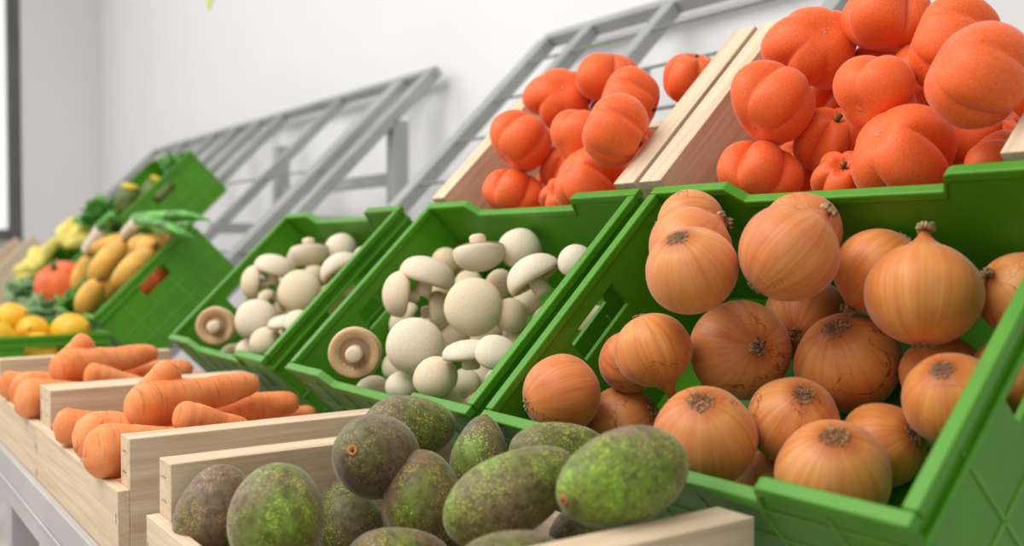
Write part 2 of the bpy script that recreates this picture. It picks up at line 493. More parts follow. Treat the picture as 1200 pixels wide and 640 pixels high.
GREEN_SLOPE = [
    (0, 0, 'green plastic crate piled with onions, nearest the viewer'),
    (-0.415, 0, 'green plastic crate of mushrooms standing beside the onion crate'),
    (-0.885, 0, 'green plastic crate of mushrooms farther from the onions, beside the empty rack'),
    (-1.8, 0, 'green plastic crate piled with yellow squash and an orange pumpkin'),
    (-2.52, 0, 'green plastic crate of bananas hidden behind the squash crate'),
]
WOOD_SLOPE = [
    (-0.034, 0.276, 'pale wooden crate of tomatoes directly behind the onion crate'),
    (-0.4285, 0.276, 'pale wooden crate of tomatoes behind the mushroom crate next to the onions'),
    (-3.56, 0.0, 'pale wooden crate on the rack beyond the bananas, at the left edge'),
]
WOOD_FLAT = [
    (-0.781, 'pale wooden crate filled with avocados in the foreground'),
    (-1.248, 'pale wooden crate of carrots next to the avocado crate'),
    (-1.627, 'pale wooden crate of carrots beside the lemon crate'),
]
GREEN_FLAT = [
    (-2.38, 'green plastic crate lying flat with lemons, behind the far carrots'),
]
ONIONS = [
    ((-0.5316, 0.5341, 1.1335), 0.0343, (0.135, -0.595, 0.792), 0.0, (1, 0.97, 0.92), 'smooth onion with grey root tuft, nearest of three lined up at the top left', 0.92),
    ((-0.5768, 0.5784, 1.15), 0.0344, (0.431, 0.56, 0.707), 0.1, (1, 0.86, 0.84), 'pinkish onion sandwiched between two others at the top left of the heap', 0.95),
    ((-0.6178, 0.6205, 1.1699), 0.031, (0.649, 0.759, 0.052), 0.1, (1, 1, 1), 'rearmost onion at the top left, half hidden and touching the back rim of the crate', 0.95),
    ((-0.4735, 0.5733, 1.1469), 0.0362, (0.453, 0.503, 0.736), 0.16, (1, 0.86, 0.84), 'pink-brown striped onion with its neck pointing up right, top middle of the heap', 0.97),
    ((-0.5063, 0.627, 1.1619), 0.0318, (-0.706, 0.493, 0.509), 0.0, (1, 0.86, 0.84), 'onion hidden behind the pink-brown striped one at the top middle', 0.95),
    ((-0.4556, 0.6547, 1.132), 0.0334, (-0.425, -0.461, -0.779), 0.1, (1.0, 0.9, 0.72), 'plain orange-brown onion left of and behind the onion with the upright pointed neck', 0.97),
    ((-0.3974, 0.6212, 1.119), 0.0386, (-0.127, 0.211, 0.969), 0.26, (1.0, 0.9, 0.72), 'large golden onion with a pointed neck standing straight up', 0.93),
    ((-0.3583, 0.6741, 1.1185), 0.0292, (-0.224, -0.861, 0.457), 0.18, (1, 1, 1), 'onion at the right edge of the picture with its neck pointing left', 0.97),
    ((-0.5541, 0.6121, 1.0671), 0.0408, (0.861, -0.481, 0.162), 0.1, (1, 1, 1), 'reddish round onion with its brown neck stub facing the viewer, centre of the heap', 0.93),
    ((-0.4771, 0.6469, 1.0623), 0.0399, (0.139, -0.613, 0.778), 0.0, (1.0, 0.9, 0.72), 'wide golden onion with greenish root patch on its upper left, right of the centre one', 0.92),
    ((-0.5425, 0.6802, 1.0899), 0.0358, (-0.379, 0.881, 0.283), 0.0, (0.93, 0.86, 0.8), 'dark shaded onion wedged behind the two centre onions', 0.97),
    ((-0.5806, 0.5422, 1.069), 0.0311, (0.354, 0.2, -0.913), 0.36, (1.0, 0.9, 0.72), 'onion hanging neck down, its long pointed neck touching the onion below', 0.95),
    ((-0.6299, 0.5611, 1.0543), 0.0266, (-0.846, 0.221, 0.485), 0.0, (1, 0.86, 0.84), 'reddish onion half hidden behind the neck-down onion, beside the handle hole', 0.97),
    ((-0.6429, 0.4984, 1.0305), 0.0328, (0.28, 0.94, 0.195), 0.0, (1, 0.8, 0.72), 'reddish-brown onion alone at the front left corner of the crate', 0.97),
    ((-0.6422, 0.5654, 0.9986), 0.0337, (0.76, 0.36, 0.541), 0.0, (1, 0.97, 0.92), 'pale cracked-skin onion at the front, with dark root on its right side, above the avocados', 0.95),
    ((-0.4988, 0.5154, 1.0161), 0.0364, (0.342, -0.46, 0.819), 0.0, (1, 0.97, 0.92), 'large pale onion leaning on the front rim just right of the rightmost avocado', 0.97),
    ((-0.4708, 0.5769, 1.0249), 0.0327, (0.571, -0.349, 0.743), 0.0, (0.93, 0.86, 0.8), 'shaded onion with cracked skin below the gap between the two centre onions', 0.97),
    ((-0.4148, 0.5481, 1.0007), 0.0372, (0.355, -0.419, 0.836), 0.0, (1, 0.97, 0.92), 'big pale onion at the bottom right, behind the raised part of the front rim', 0.93),
    ((-0.4209, 0.6106, 1.0119), 0.0299, (0.897, -0.013, 0.441), 0.0, (1.0, 0.9, 0.72), 'onion with dark dried root facing up, just behind the big bottom right one', 0.95),
    ((-0.4945, 0.5803, 0.9752), 0.0254, (0.24, -0.168, 0.956), 0.0, (1, 1, 1), 'low onion peeking over the front rim between two pale ones', 0.95),
    ((-0.365, 0.6041, 1.0518), 0.0311, (0.148, -0.664, 0.733), 0.0, (1.0, 0.9, 0.72), 'onion with green-grey root pressed against the right wall of the crate', 0.95),
    ((-0.406, 0.6588, 1.0591), 0.0293, (-0.668, 0.466, 0.58), 0.0, (1.0, 0.9, 0.72), 'onion half hidden behind the one pressed against the right wall', 0.95),
    ((-0.3536, 0.6558, 1.0648), 0.0263, (0.756, -0.151, 0.637), 0.0, (1.0, 0.9, 0.72), 'onion seen through the handle hole of the right wall', 0.95),
]
TOMATO_FAR_ONLY = (18,)
TOMATOES = [
    ((-0.6099, 0.7717, 1.3379), 0.0458, (-0.801, 0.512, -0.311), 0.3, (1, 1, 0.92), 'tomato with its small star-shaped blossom scar facing the viewer, crate behind onions'),
    ((-0.5995, 0.7049, 1.2799), 0.0405, (0.226, 0.628, 0.744), None, (1, 1, 1), 'tomato against the left board, just below the star-scarred one, crate behind onions'),
    ((-0.6145, 0.7023, 1.2166), 0.0356, (-0.065, 0.487, 0.871), None, (1.1, 1, 1), 'lowest tomato at the left, sitting just behind the green rim, crate behind onions'),
    ((-0.5012, 0.7145, 1.2767), 0.035, (0.06, 0.807, 0.587), None, (1, 1, 0.92), 'roundish tomato in the middle of the heap, framed by larger ones, crate behind onions'),
    ((-0.5431, 0.7933, 1.3576), 0.0398, (0.14, 0.028, 0.99), 0.9, (1.1, 1.1, 0.95), 'topmost tomato, standing stem up with ribs around the top, crate behind onions'),
    ((-0.4676, 0.7026, 1.2219), 0.0416, (0.136, 0.851, -0.508), None, (1.05, 1, 1.05), 'big tomato in front centre, bulging over the green rim, crate behind onions'),
    ((-0.3889, 0.6721, 1.2706), 0.0396, (0.605, 0.665, -0.438), None, (1.12, 1.12, 1.0), 'largest tomato at the right, two deep-grooved lobes one above the other, crate behind onions'),
    ((-0.4561, 0.7518, 1.3152), 0.0398, (0.716, 0.612, -0.336), None, (1, 1, 1), 'tomato directly behind the large two-lobed one, its top showing, crate behind onions'),
    ((-0.5304, 0.7136, 1.207), 0.0303, (0.43, -0.702, 0.568), 0.2, (1, 1, 1), 'small part of a tomato showing left of the big front centre one, crate behind onions'),
    ((-0.5761, 0.8316, 1.3223), 0.0324, (-0.741, 0.517, -0.429), 0.2, (1, 1, 1), 'tomato deep in the shade under the topmost one, crate behind onions'),
    ((-0.5811, 0.7591, 1.2481), 0.0358, (0.562, -0.268, 0.782), 0.5, (1, 1, 1), 'shaded tomato with dark green stem in the middle gap, crate behind onions'),
    ((-0.3976, 0.7171, 1.2104), 0.0277, (0.868, -0.219, 0.445), 0.1, (1, 1, 1), 'tomato low at the right board beneath the large two-lobed one, crate behind onions'),
    ((-0.5159, 0.7979, 1.3046), 0.03, (-0.649, 0.705, 0.286), 0.1, (1, 1, 1), 'tomato deep between the middle one and the large two-lobed one, crate behind onions'),
    ((-0.6323, 0.7772, 1.2249), 0.033, (0.417, -0.291, 0.861), 0.1, (1, 1, 1), 'shaded tomato at the bottom between the lowest left one and the gap, crate behind onions'),
    ((-0.6325, 0.8296, 1.3018), 0.033, (0.681, -0.038, 0.732), 0.0, (1, 1, 1), 'tomato in the small gap between the star-scarred and the middle ones, crate behind onions'),
    ((-0.4505, 0.7835, 1.2415), 0.034, (0.681, -0.196, 0.705), 0.4, (1, 1, 1), 'tomato in the shade under the largest two-lobed one, crate behind onions'),
    ((-0.5309, 0.8459, 1.2686), 0.034, (0.578, -0.127, 0.806), 0.8, (1, 1, 1), 'tomato deep behind the big front one, near the middle, crate behind onions'),
    ((-0.4762, 0.787, 1.2097), 0.033, (0.681, -0.038, 0.732), 1.2000000000000002, (1, 1, 1), 'tomato low between the big front one and the right board, crate behind onions'),
    ((-0.4319, 0.8224, 1.344), 0.036, (0.37, -0.136, 0.919), 0.3, (1, 1, 1), 'tomato alone at the back right, seen beside the wooden board, crate behind onions'),
    ((-0.4425, 0.8485, 1.2716), 0.034, (-0.58, -0.296, 0.759), 0.0, (1, 1, 1), 'tomato at the bottom of the pile, underneath the others, crate behind onions'),
    ((-0.5723, 0.7597, 1.179), 0.034, (0.475, -0.332, 0.815), 0.5, (1, 1, 1), 'tomato at the bottom of the pile, underneath the others, crate behind onions'),
    ((-0.4141, 0.7694, 1.1885), 0.034, (0.549, 0.318, 0.773), 1.0, (1, 1, 1), 'tomato at the bottom of the pile, underneath the others, crate behind onions'),
    ((-0.5937, 0.8244, 1.2451), 0.034, (-0.22, -0.275, 0.936), 1.5, (1, 1, 1), 'tomato at the bottom of the pile, underneath the others, crate behind onions'),
    ((-0.3964, 0.8185, 1.2352), 0.034, (-0.1, 0.474, 0.875), 2.0, (1, 1, 1), 'tomato at the bottom of the pile, underneath the others, crate behind onions'),
]
TOMATO_FAR = [
    'tomato with its small star-shaped blossom scar toward the viewer, crate behind mushrooms',
    'tomato against the left board, just below the star-scarred one, crate behind mushrooms',
    'lowest tomato at the left, sitting just behind the green rim, crate behind mushrooms',
    'roundish tomato in the middle of the heap, framed by larger ones, crate behind mushrooms',
    'topmost tomato, standing stem up with ribs around the top, crate behind mushrooms',
    'big tomato in front centre, bulging over the green rim, crate behind mushrooms',
    'largest tomato at the right, two deep-grooved lobes one above the other, crate behind mushrooms',
    'tomato directly behind the large two-lobed one, its top showing, crate behind mushrooms',
    'small part of a tomato showing left of the big front centre one, crate behind mushrooms',
    'tomato deep in the shade under the topmost one, crate behind mushrooms',
    'shaded tomato with dark green stem in the middle gap, crate behind mushrooms',
    'tomato low at the right board beneath the large two-lobed one, crate behind mushrooms',
    'tomato deep between the middle one and the large two-lobed one, crate behind mushrooms',
    'shaded tomato at the bottom between the lowest left one and the gap, crate behind mushrooms',
    'tomato in the small gap between the star-scarred and the middle ones, crate behind mushrooms',
    'tomato in the shade under the largest two-lobed one, crate behind mushrooms',
    'tomato deep behind the big front one, near the middle, crate behind mushrooms',
    'tomato low between the big front one and the right board, crate behind mushrooms',
    'tomato alone at the back right, seen beside the wooden board, crate behind mushrooms',
    'tomato at the bottom of the pile, underneath the others, crate behind mushrooms',
    'tomato at the bottom of the pile, underneath the others, crate behind mushrooms',
    'tomato at the bottom of the pile, underneath the others, crate behind mushrooms',
    'tomato at the bottom of the pile, underneath the others, crate behind mushrooms',
    'tomato at the bottom of the pile, underneath the others, crate behind mushrooms',
]
MUSHROOMS = [
    ((-0.9986, 0.4869, 1.035), 0.0292, (-0.853, 0.522, -0.005), 1.0, (0.93, 0.85, 0.74), 'upside-down mushroom showing its stem end and brown underside, front left corner, nearer crate', 0.9),
    ((-0.914, 0.5126, 1.0497), 0.0287, (0.775, -0.542, 0.325), 1.06, (1, 1, 1), 'largest smooth round mushroom cap at the front left, beside the upside-down one, nearer crate', 1),
    ((-1.0105, 0.5424, 1.0982), 0.0244, (-0.349, -0.93, 0.119), 1.1, (1, 0.95, 0.86), 'mushroom cap facing left, stem to the right, against the left wall, nearer crate', 1),
    ((-0.993, 0.5774, 1.1245), 0.0265, (0.175, 0.256, 0.951), 1.22, (1, 1, 1), 'mushroom standing on its stem, broad white cap, at the upper left, nearer crate', 1),
    ((-0.9224, 0.6005, 1.1387), 0.0245, (0.235, -0.036, -0.971), 1.2, (1, 1, 1), 'mushroom turned over with its short stem pointing straight up, at the back, nearer crate', 0.9),
    ((-0.9049, 0.6436, 1.1529), 0.0247, (0.75, -0.401, 0.526), 1.0, (1, 1, 1), 'smooth white oval cap at the very top, near the back rim notch, nearer crate', 1),
    ((-0.8336, 0.6048, 1.1262), 0.0247, (-0.432, -0.35, 0.831), 1.25, (1, 1, 1), 'white cap leaning left, its stem showing at the right, upper right, nearer crate', 1),
    ((-0.8828, 0.5671, 1.0897), 0.027, (0.827, -0.518, 0.22), 1.16, (1, 0.95, 0.86), 'tall cream oval cap in the centre of the heap, nearer crate', 1),
    ((-0.8693, 0.6071, 1.0809), 0.0191, (0.826, -0.207, 0.525), 1.0, (0.93, 0.85, 0.74), 'tan mushroom tucked right of the central oval cap, nearer crate', 1),
    ((-0.9991, 0.598, 1.0773), 0.0209, (0.668, 0.736, 0.11), 1.15, (1, 0.95, 0.86), 'mushroom seen side on, left of the central oval cap, nearer crate', 1),
    ((-1.075, 0.5852, 1.0644), 0.0209, (-0.407, -0.744, 0.53), 1.15, (1, 0.95, 0.86), 'small cream mushroom below the left-facing cap at the left wall, nearer crate', 1),
    ((-0.8283, 0.5281, 1.0497), 0.0169, (-0.056, -0.037, 0.998), 1.75, (1, 1, 1), 'mushroom standing on a thick stem, front right of the centre, nearer crate', 1),
    ((-0.7688, 0.5194, 1.0552), 0.0159, (0.579, -0.216, 0.787), 1.3, (1, 1, 1), 'mushroom with a thin brown streak, against the right wall at the front, nearer crate', 1),
    ((-0.8608, 0.5061, 1.0234), 0.0214, (0.583, -0.529, 0.617), 1.05, (1, 0.95, 0.86), 'cream cap with yellowish specks low at the front, right of the largest cap, nearer crate', 1),
    ((-0.934, 0.5082, 1.0056), 0.0173, (0.565, -0.395, 0.724), 1.0, (1, 1, 1), 'white cap low at the front, beneath the largest cap, nearer crate', 1),
    ((-0.8774, 0.525, 0.9992), 0.0175, (0.423, -0.169, 0.89), 1.2, (1, 1, 1), 'pale cap lowest at the front rim, partly covered by an avocado, nearer crate', 1),
    ((-1.0121, 0.5124, 0.9917), 0.0193, (0.289, -0.455, 0.842), 1.1, (1, 0.95, 0.86), 'cream cap beneath the upside-down mushroom in the corner, nearer crate', 1),
    ((-0.7742, 0.6182, 1.1398), 0.0186, (0.609, -0.425, 0.669), 1.0, (1, 1, 1), 'white cap half hidden by the right wall, near the back, nearer crate', 1),
    ((-0.9874, 0.606, 1.0428), 0.0199, (0.784, -0.548, -0.293), 1.0, (0.93, 0.85, 0.74), 'brownish mushroom deep between the largest and the standing ones, nearer crate', 1),
    ((-1.0636, 0.5732, 1.0099), 0.0228, (0.288, -0.757, 0.587), 1.0, (1, 0.95, 0.86), 'mushroom in the shade between the upside-down one and the largest cap, nearer crate', 1),
    ((-0.885, 0.5589, 1.0098), 0.0162, (0.788, -0.297, 0.539), 1.0, (1, 1, 1), 'small mushroom showing at the right of the speckled front cap, nearer crate', 1),
    ((-1.0717, 0.666, 1.1348), 0.0196, (0.564, 0.031, 0.825), 1.0, (0.93, 0.85, 0.74), 'tan mushroom behind the broad standing one, at the back, nearer crate', 1),
    ((-0.9498, 0.6465, 1.1116), 0.0177, (0.684, -0.478, 0.551), 1.0, (0.93, 0.85, 0.74), 'brown mushroom under the leaning white cap at the upper right, nearer crate', 1),
    ((-0.8778, 0.6346, 1.0933), 0.0158, (0.907, -0.229, 0.353), 1.0, (1, 0.95, 0.86), 'small mushroom low beside the right wall, under the leaning cap, nearer crate', 1),
    ((-1.0554, 0.6372, 1.1383), 0.018, (0.565, -0.395, 0.724), 1.0, (0.93, 0.85, 0.74), 'brownish mushroom peeking out behind the broad cap at the upper left, nearer crate', 1),
    ((-0.9204, 0.6104, 1.0543), 0.019, (0.681, -0.196, 0.705), 1.0, (1, 0.95, 0.86), 'mushroom in the shade between the central oval cap and the thick-stemmed one, nearer crate', 0.9),
    ((-0.8964, 0.5834, 1.0131), 0.0185, (0.453, -0.448, 0.771), 1.0, (1, 0.95, 0.86), 'mushroom deep beneath the thick-stemmed standing one, nearer crate', 0.9),
    ((-0.8513, 0.5837, 1.0134), 0.0185, (0.681, -0.196, 0.705), 1.0, (1, 0.95, 0.86), 'mushroom deep at the right of the thick-stemmed standing one, nearer crate', 0.9),
    ((-0.8724, 0.5656, 0.9883), 0.018, (0.318, -0.498, 0.806), 1.0, (1, 0.95, 0.86), 'mushroom low behind the front rim, at the right, nearer crate', 0.9),
    ((-0.8755, 0.6181, 1.0479), 0.0185, (0.714, 0.057, 0.698), 1.0, (1, 0.95, 0.86), 'mushroom deep below the tan one beside the central oval cap, nearer crate', 0.9),
    ((-0.86, 0.6456, 1.0753), 0.0185, (0.246, -0.573, 0.782), 1.0, (1, 0.95, 0.86), 'mushroom deep along the right wall, near the middle, nearer crate', 0.9),
    ((-1.0469, 0.6218, 1.1011), 0.018, (0.578, -0.127, 0.806), 1.0, (1, 0.95, 0.86), 'mushroom in the shade under the broad standing one, nearer crate', 0.9),
    ((-1.0274, 0.6514, 1.1094), 0.018, (0.508, -0.631, 0.586), 1.0, (1, 0.95, 0.86), 'mushroom in the shade under the turned-over one, nearer crate', 0.9),
    ((-1.0528, 0.6084, 1.0523), 0.018, (0.857, -0.173, 0.485), 1.0, (1, 0.95, 0.86), 'mushroom in the shade above the largest cap, nearer crate', 0.9),
    ((-1.0274, 0.6058, 1.0134), 0.021, (-0.58, -0.296, 0.759), 1.0, (1, 0.95, 0.86), 'mushroom at the bottom of the pile, underneath the others, nearer crate', 0.8),
    ((-0.7578, 0.5886, 1.0003), 0.021, (0.475, -0.332, 0.815), 1.0, (1, 0.95, 0.86), 'mushroom at the bottom of the pile, underneath the others, nearer crate', 0.8),
    ((-0.7784, 0.6339, 1.0401), 0.021, (0.549, 0.318, 0.773), 1.0, (1, 0.95, 0.86), 'mushroom at the bottom of the pile, underneath the others, nearer crate', 0.8),
    ((-0.8163, 0.5518, 0.9654), 0.021, (-0.22, -0.275, 0.936), 1.0, (1, 0.95, 0.86), 'mushroom at the bottom of the pile, underneath the others, nearer crate', 0.8),
    ((-0.944, 0.5611, 0.9732), 0.021, (-0.1, 0.474, 0.875), 1.0, (1, 0.95, 0.86), 'mushroom at the bottom of the pile, underneath the others, nearer crate', 0.8),
    ((-0.9683, 0.6522, 1.0662), 0.021, (0.113, -0.707, 0.699), 1.0, (1, 0.95, 0.86), 'mushroom at the bottom of the pile, underneath the others, nearer crate', 0.8),
    ((-0.821, 0.6812, 1.0759), 0.021, (0.269, -0.188, 0.945), 1.0, (1, 0.95, 0.86), 'mushroom at the bottom of the pile, underneath the others, nearer crate', 0.8),
    ((-0.7918, 0.6068, 1.0132), 0.021, (0.327, 0.503, 0.8), 1.0, (1, 0.95, 0.86), 'mushroom at the bottom of the pile, underneath the others, nearer crate', 0.8),
    ((-1.0169, 0.6527, 1.0534), 0.021, (-0.479, -0.069, 0.875), 1.0, (1, 0.95, 0.86), 'mushroom at the bottom of the pile, underneath the others, nearer crate', 0.8),
    ((-0.9359, 0.6421, 1.0398), 0.021, (0.62, -0.082, 0.78), 1.0, (1, 0.95, 0.86), 'mushroom at the bottom of the pile, underneath the others, nearer crate', 0.8),
    ((-0.8823, 0.6856, 1.0835), 0.021, (-0.109, -0.625, 0.773), 1.0, (1, 0.95, 0.86), 'mushroom at the bottom of the pile, underneath the others, nearer crate', 0.8),
    ((-0.8894, 0.6575, 1.0507), 0.021, (-0.02, 0.014, 1.0), 1.0, (1, 0.95, 0.86), 'mushroom at the bottom of the pile, underneath the others, nearer crate', 0.8),
]
MUSHROOM_FAR = [
    'upside-down mushroom showing its stem end and brown underside, front left corner, farther crate',
    'largest smooth round mushroom cap at the front left, beside the upside-down one, farther crate',
    'mushroom cap facing left, stem to the right, against the left wall, farther crate',
    'mushroom standing on its stem, broad white cap, at the upper left, farther crate',
    'mushroom turned over with its short stem pointing straight up, at the back, farther crate',
    'smooth white oval cap at the very top, near the back rim notch, farther crate',
    'white cap leaning left, its stem showing at the right, upper right, farther crate',
    'tall cream oval cap in the centre of the heap, farther crate',
    'tan mushroom tucked right of the central oval cap, farther crate',
    'mushroom seen side on, left of the central oval cap, farther crate',
    'small cream mushroom below the left-facing cap at the left wall, farther crate',
    'mushroom standing on a thick stem, front right of the centre, farther crate',
    'mushroom with a thin brown streak, against the right wall at the front, farther crate',
    'cream cap with yellowish specks low at the front, right of the largest cap, farther crate',
    'white cap low at the front, beneath the largest cap, farther crate',
    'pale cap lowest at the front rim, farther crate',
    'cream cap beneath the upside-down mushroom in the corner, farther crate',
    'white cap half hidden by the right wall, near the back, farther crate',
    'brownish mushroom deep between the largest and the standing ones, farther crate',
    'mushroom in the shade between the upside-down one and the largest cap, farther crate',
    'small mushroom showing at the right of the speckled front cap, farther crate',
    'tan mushroom behind the broad standing one, at the back, farther crate',
    'brown mushroom under the leaning white cap at the upper right, farther crate',
    'small mushroom low beside the right wall, under the leaning cap, farther crate',
    'brownish mushroom peeking out behind the broad cap at the upper left, farther crate',
    'mushroom in the shade between the central oval cap and the thick-stemmed one, farther crate',
    'mushroom deep beneath the thick-stemmed standing one, farther crate',
    'mushroom deep at the right of the thick-stemmed standing one, farther crate',
    'mushroom low behind the front rim, at the right, farther crate',
    'mushroom deep below the tan one beside the central oval cap, farther crate',
    'mushroom deep along the right wall, near the middle, farther crate',
    'mushroom in the shade under the broad standing one, farther crate',
    'mushroom in the shade under the turned-over one, farther crate',
    'mushroom in the shade above the largest cap, farther crate',
    'mushroom at the bottom of the pile, underneath the others, farther crate',
    'mushroom at the bottom of the pile, underneath the others, farther crate',
    'mushroom at the bottom of the pile, underneath the others, farther crate',
    'mushroom at the bottom of the pile, underneath the others, farther crate',
    'mushroom at the bottom of the pile, underneath the others, farther crate',
    'mushroom at the bottom of the pile, underneath the others, farther crate',
    'mushroom at the bottom of the pile, underneath the others, farther crate',
    'mushroom at the bottom of the pile, underneath the others, farther crate',
    'mushroom at the bottom of the pile, underneath the others, farther crate',
    'mushroom at the bottom of the pile, underneath the others, farther crate',
    'mushroom at the bottom of the pile, underneath the others, farther crate',
    'mushroom at the bottom of the pile, underneath the others, farther crate',
]
AVOCADOS = [
    ((-0.7243, 0.2384, 0.9529), 0.0302, (-0.314, 0.364, 0.877), 1.25, (1, 0.84, 0.8), 'purple-brown avocado at the left end of the crate, beside the left board', 0.12, 1.0),
    ((-0.6369, 0.2507, 0.9692), 0.0327, (-0.404, 0.344, 0.848), 1.12, (1.05, 1.12, 0.9), 'bright green avocado standing upright, second from the left board', 0.08, 1.0),
    ((-0.6663, 0.3407, 0.9942), 0.0338, (0.566, -0.765, 0.306), 1.15, (0.85, 0.86, 0.8), 'dark avocado resting high with its round stem scar facing the viewer', 0.14, 1.0),
    ((-0.7265, 0.4032, 0.9999), 0.0299, (0.19, 0.982, -0.01), 1.35, (1, 1, 1), 'avocado topmost toward the mushrooms, behind the one with the facing stem scar', 0.2, 1.0),
    ((-0.6322, 0.3621, 0.9667), 0.0319, (-0.408, 0.161, 0.899), 1.12, (1, 0.84, 0.8), 'purplish egg-shaped avocado in the middle, left of the long pear-shaped one', 0.22, 1.0),
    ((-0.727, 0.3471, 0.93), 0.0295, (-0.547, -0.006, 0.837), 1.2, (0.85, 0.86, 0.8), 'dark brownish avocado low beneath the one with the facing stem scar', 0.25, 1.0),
    ((-0.5804, 0.3129, 0.9396), 0.0283, (0.39, 0.92, 0.046), 1.3, (1, 0.84, 0.8), 'avocado at the bottom edge of the picture, only its back showing', 0.25, 1.0),
    ((-0.526, 0.3667, 0.9903), 0.0293, (0.324, 0.837, 0.441), 1.62, (1.05, 1.12, 0.9), 'long pear-shaped green avocado lying diagonally in the centre', 0.18, 1.0),
    ((-0.451, 0.3965, 1.0122), 0.0298, (0.021, -0.988, -0.155), 1.58, (1.05, 1.12, 0.9), 'large blurred green avocado at the right, with brown stem scar at its left end', 0.12, 1.0),
    ((-0.6547, 0.4269, 0.9879), 0.0269, (-0.169, 0.242, 0.956), 1.15, (1, 1, 1), 'small speckled avocado with a pointed top, under the corner of the onion crate', 0.4, 1.0),
    ((-0.5534, 0.4245, 1.0096), 0.021, (0.479, 0.872, 0.101), 1.6, (1, 1, 1), 'speckled avocado lying behind the large right one, against the onion crate', 0.3, 1.0),
    ((-0.6836, 0.4365, 0.9545), 0.0238, (-0.481, 0.638, 0.601), 1.2, (0.85, 0.86, 0.8), 'avocado in the gap behind the long pear-shaped one', 0.3, 1.0),
    ((-0.4678, 0.3267, 0.9662), 0.0227, (0.375, 0.919, 0.124), 1.5, (1, 1, 1), 'avocado lowest at the bottom edge, next to the right end board', 0.25, 1.0),
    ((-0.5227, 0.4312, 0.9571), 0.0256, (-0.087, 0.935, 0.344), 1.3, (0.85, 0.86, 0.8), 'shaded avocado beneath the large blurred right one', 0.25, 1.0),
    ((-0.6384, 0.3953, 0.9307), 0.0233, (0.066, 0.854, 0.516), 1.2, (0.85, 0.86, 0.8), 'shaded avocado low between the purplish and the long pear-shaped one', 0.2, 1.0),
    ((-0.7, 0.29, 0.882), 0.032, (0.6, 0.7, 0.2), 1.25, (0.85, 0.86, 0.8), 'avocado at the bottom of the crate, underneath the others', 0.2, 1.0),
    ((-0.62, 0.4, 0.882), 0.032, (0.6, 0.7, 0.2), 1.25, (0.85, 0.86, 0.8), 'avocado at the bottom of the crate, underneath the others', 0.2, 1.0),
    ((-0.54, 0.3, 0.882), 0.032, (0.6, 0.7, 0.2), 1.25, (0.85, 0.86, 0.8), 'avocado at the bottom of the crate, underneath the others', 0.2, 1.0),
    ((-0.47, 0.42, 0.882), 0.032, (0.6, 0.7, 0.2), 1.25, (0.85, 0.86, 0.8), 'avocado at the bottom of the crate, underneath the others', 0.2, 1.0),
]
CARROTS = [
    ((-1.102, 0.195, 0.969), (-1.065, 0.385, 0.95), 0.0185, 0.011, 'carrot with its blunt end over the front board, beside the left board, crate beside avocados'),
    ((-1.012, 0.196, 0.971), (-1.012, 0.385, 0.948), 0.0235, 0.012, 'thick carrot, crown over the front board, second from the left board, crate beside avocados'),
    ((-0.931, 0.19, 0.972), (-0.945, 0.375, 0.945), 0.027, 0.013, 'thickest carrot with cracked crown over the front board, beside the right board, crate beside avocados'),
    ((-0.9918, 0.2414, 0.9921), (-1.0209, 0.3838, 1.0065), 0.0245, 0.0115, 'long thick carrot lying on top with its tip pointing right and up, crate beside avocados'),
    ((-1.0584, 0.311, 0.9692), (-1.0326, 0.4359, 0.9803), 0.0165, 0.0125, 'carrot beneath the long top one, its blunt tip farthest right, crate beside avocados'),
    ((-1.0055, 0.2934, 1.0323), (-1.0212, 0.2518, 0.9922), 0.015, 0.012, 'stubby carrot sticking up at the top of the heap, crate beside avocados'),
    ((-0.9407, 0.271, 0.9946), (-0.9385, 0.3431, 0.9738), 0.015, 0.01, 'short carrot slanting down behind the right board, crate beside avocados'),
    ((-1.0997, 0.3402, 0.9888), (-1.1129, 0.2861, 0.9862), 0.0125, 0.01, 'shaded carrot behind the stubby upright one, crate beside avocados'),
    ((-1.0699, 0.399, 0.9607), (-1.054, 0.4655, 0.9623), 0.0115, 0.01, 'carrot tip at the rear end near the green crate, crate beside avocados'),
    ((-1.21, 0.235, 0.915), (-1.0, 0.26, 0.905), 0.018, 0.012, 'carrot lying low across the front board, under the crowns, crate beside avocados'),
    ((-1.17, 0.4, 0.875), (-1.14, 0.23, 0.879), 0.018, 0.011, 'carrot at the bottom of the crate, underneath the others, crate beside avocados'),
    ((-1.1, 0.24, 0.872), (-1.07, 0.42, 0.876), 0.018, 0.011, 'carrot at the bottom of the crate, underneath the others, crate beside avocados'),
    ((-1.02, 0.42, 0.875), (-0.99, 0.24, 0.879), 0.018, 0.011, 'carrot at the bottom of the crate, underneath the others, crate beside avocados'),
    ((-0.95, 0.25, 0.872), (-0.92, 0.43, 0.876), 0.018, 0.011, 'carrot at the bottom of the crate, underneath the others, crate beside avocados'),
    ((-1.06, 0.41, 0.91), (-1.03, 0.25, 0.914), 0.018, 0.011, 'carrot at the bottom of the crate, underneath the others, crate beside avocados'),
]
CARROT_FAR = ['carrot with its blunt end over the front board, beside the left board, farther carrot crate', 'thick carrot, crown over the front board, second from the left board, farther carrot crate', 'thickest carrot with cracked crown over the front board, beside the right board, farther carrot crate', 'long thick carrot lying on top with its tip pointing right and up, farther carrot crate', 'carrot beneath the long top one, its blunt tip farthest right, farther carrot crate', 'stubby carrot sticking up at the top of the heap, farther carrot crate', 'short carrot slanting down behind the right board, farther carrot crate', 'shaded carrot behind the stubby upright one, farther carrot crate', 'carrot tip at the rear end near the green crate, farther carrot crate', None, 'carrot at the bottom of the crate, underneath the others, farther carrot crate', 'carrot at the bottom of the crate, underneath the others, farther carrot crate', 'carrot at the bottom of the crate, underneath the others, farther carrot crate', 'carrot at the bottom of the crate, underneath the others, farther carrot crate', 'carrot at the bottom of the crate, underneath the others, farther carrot crate']
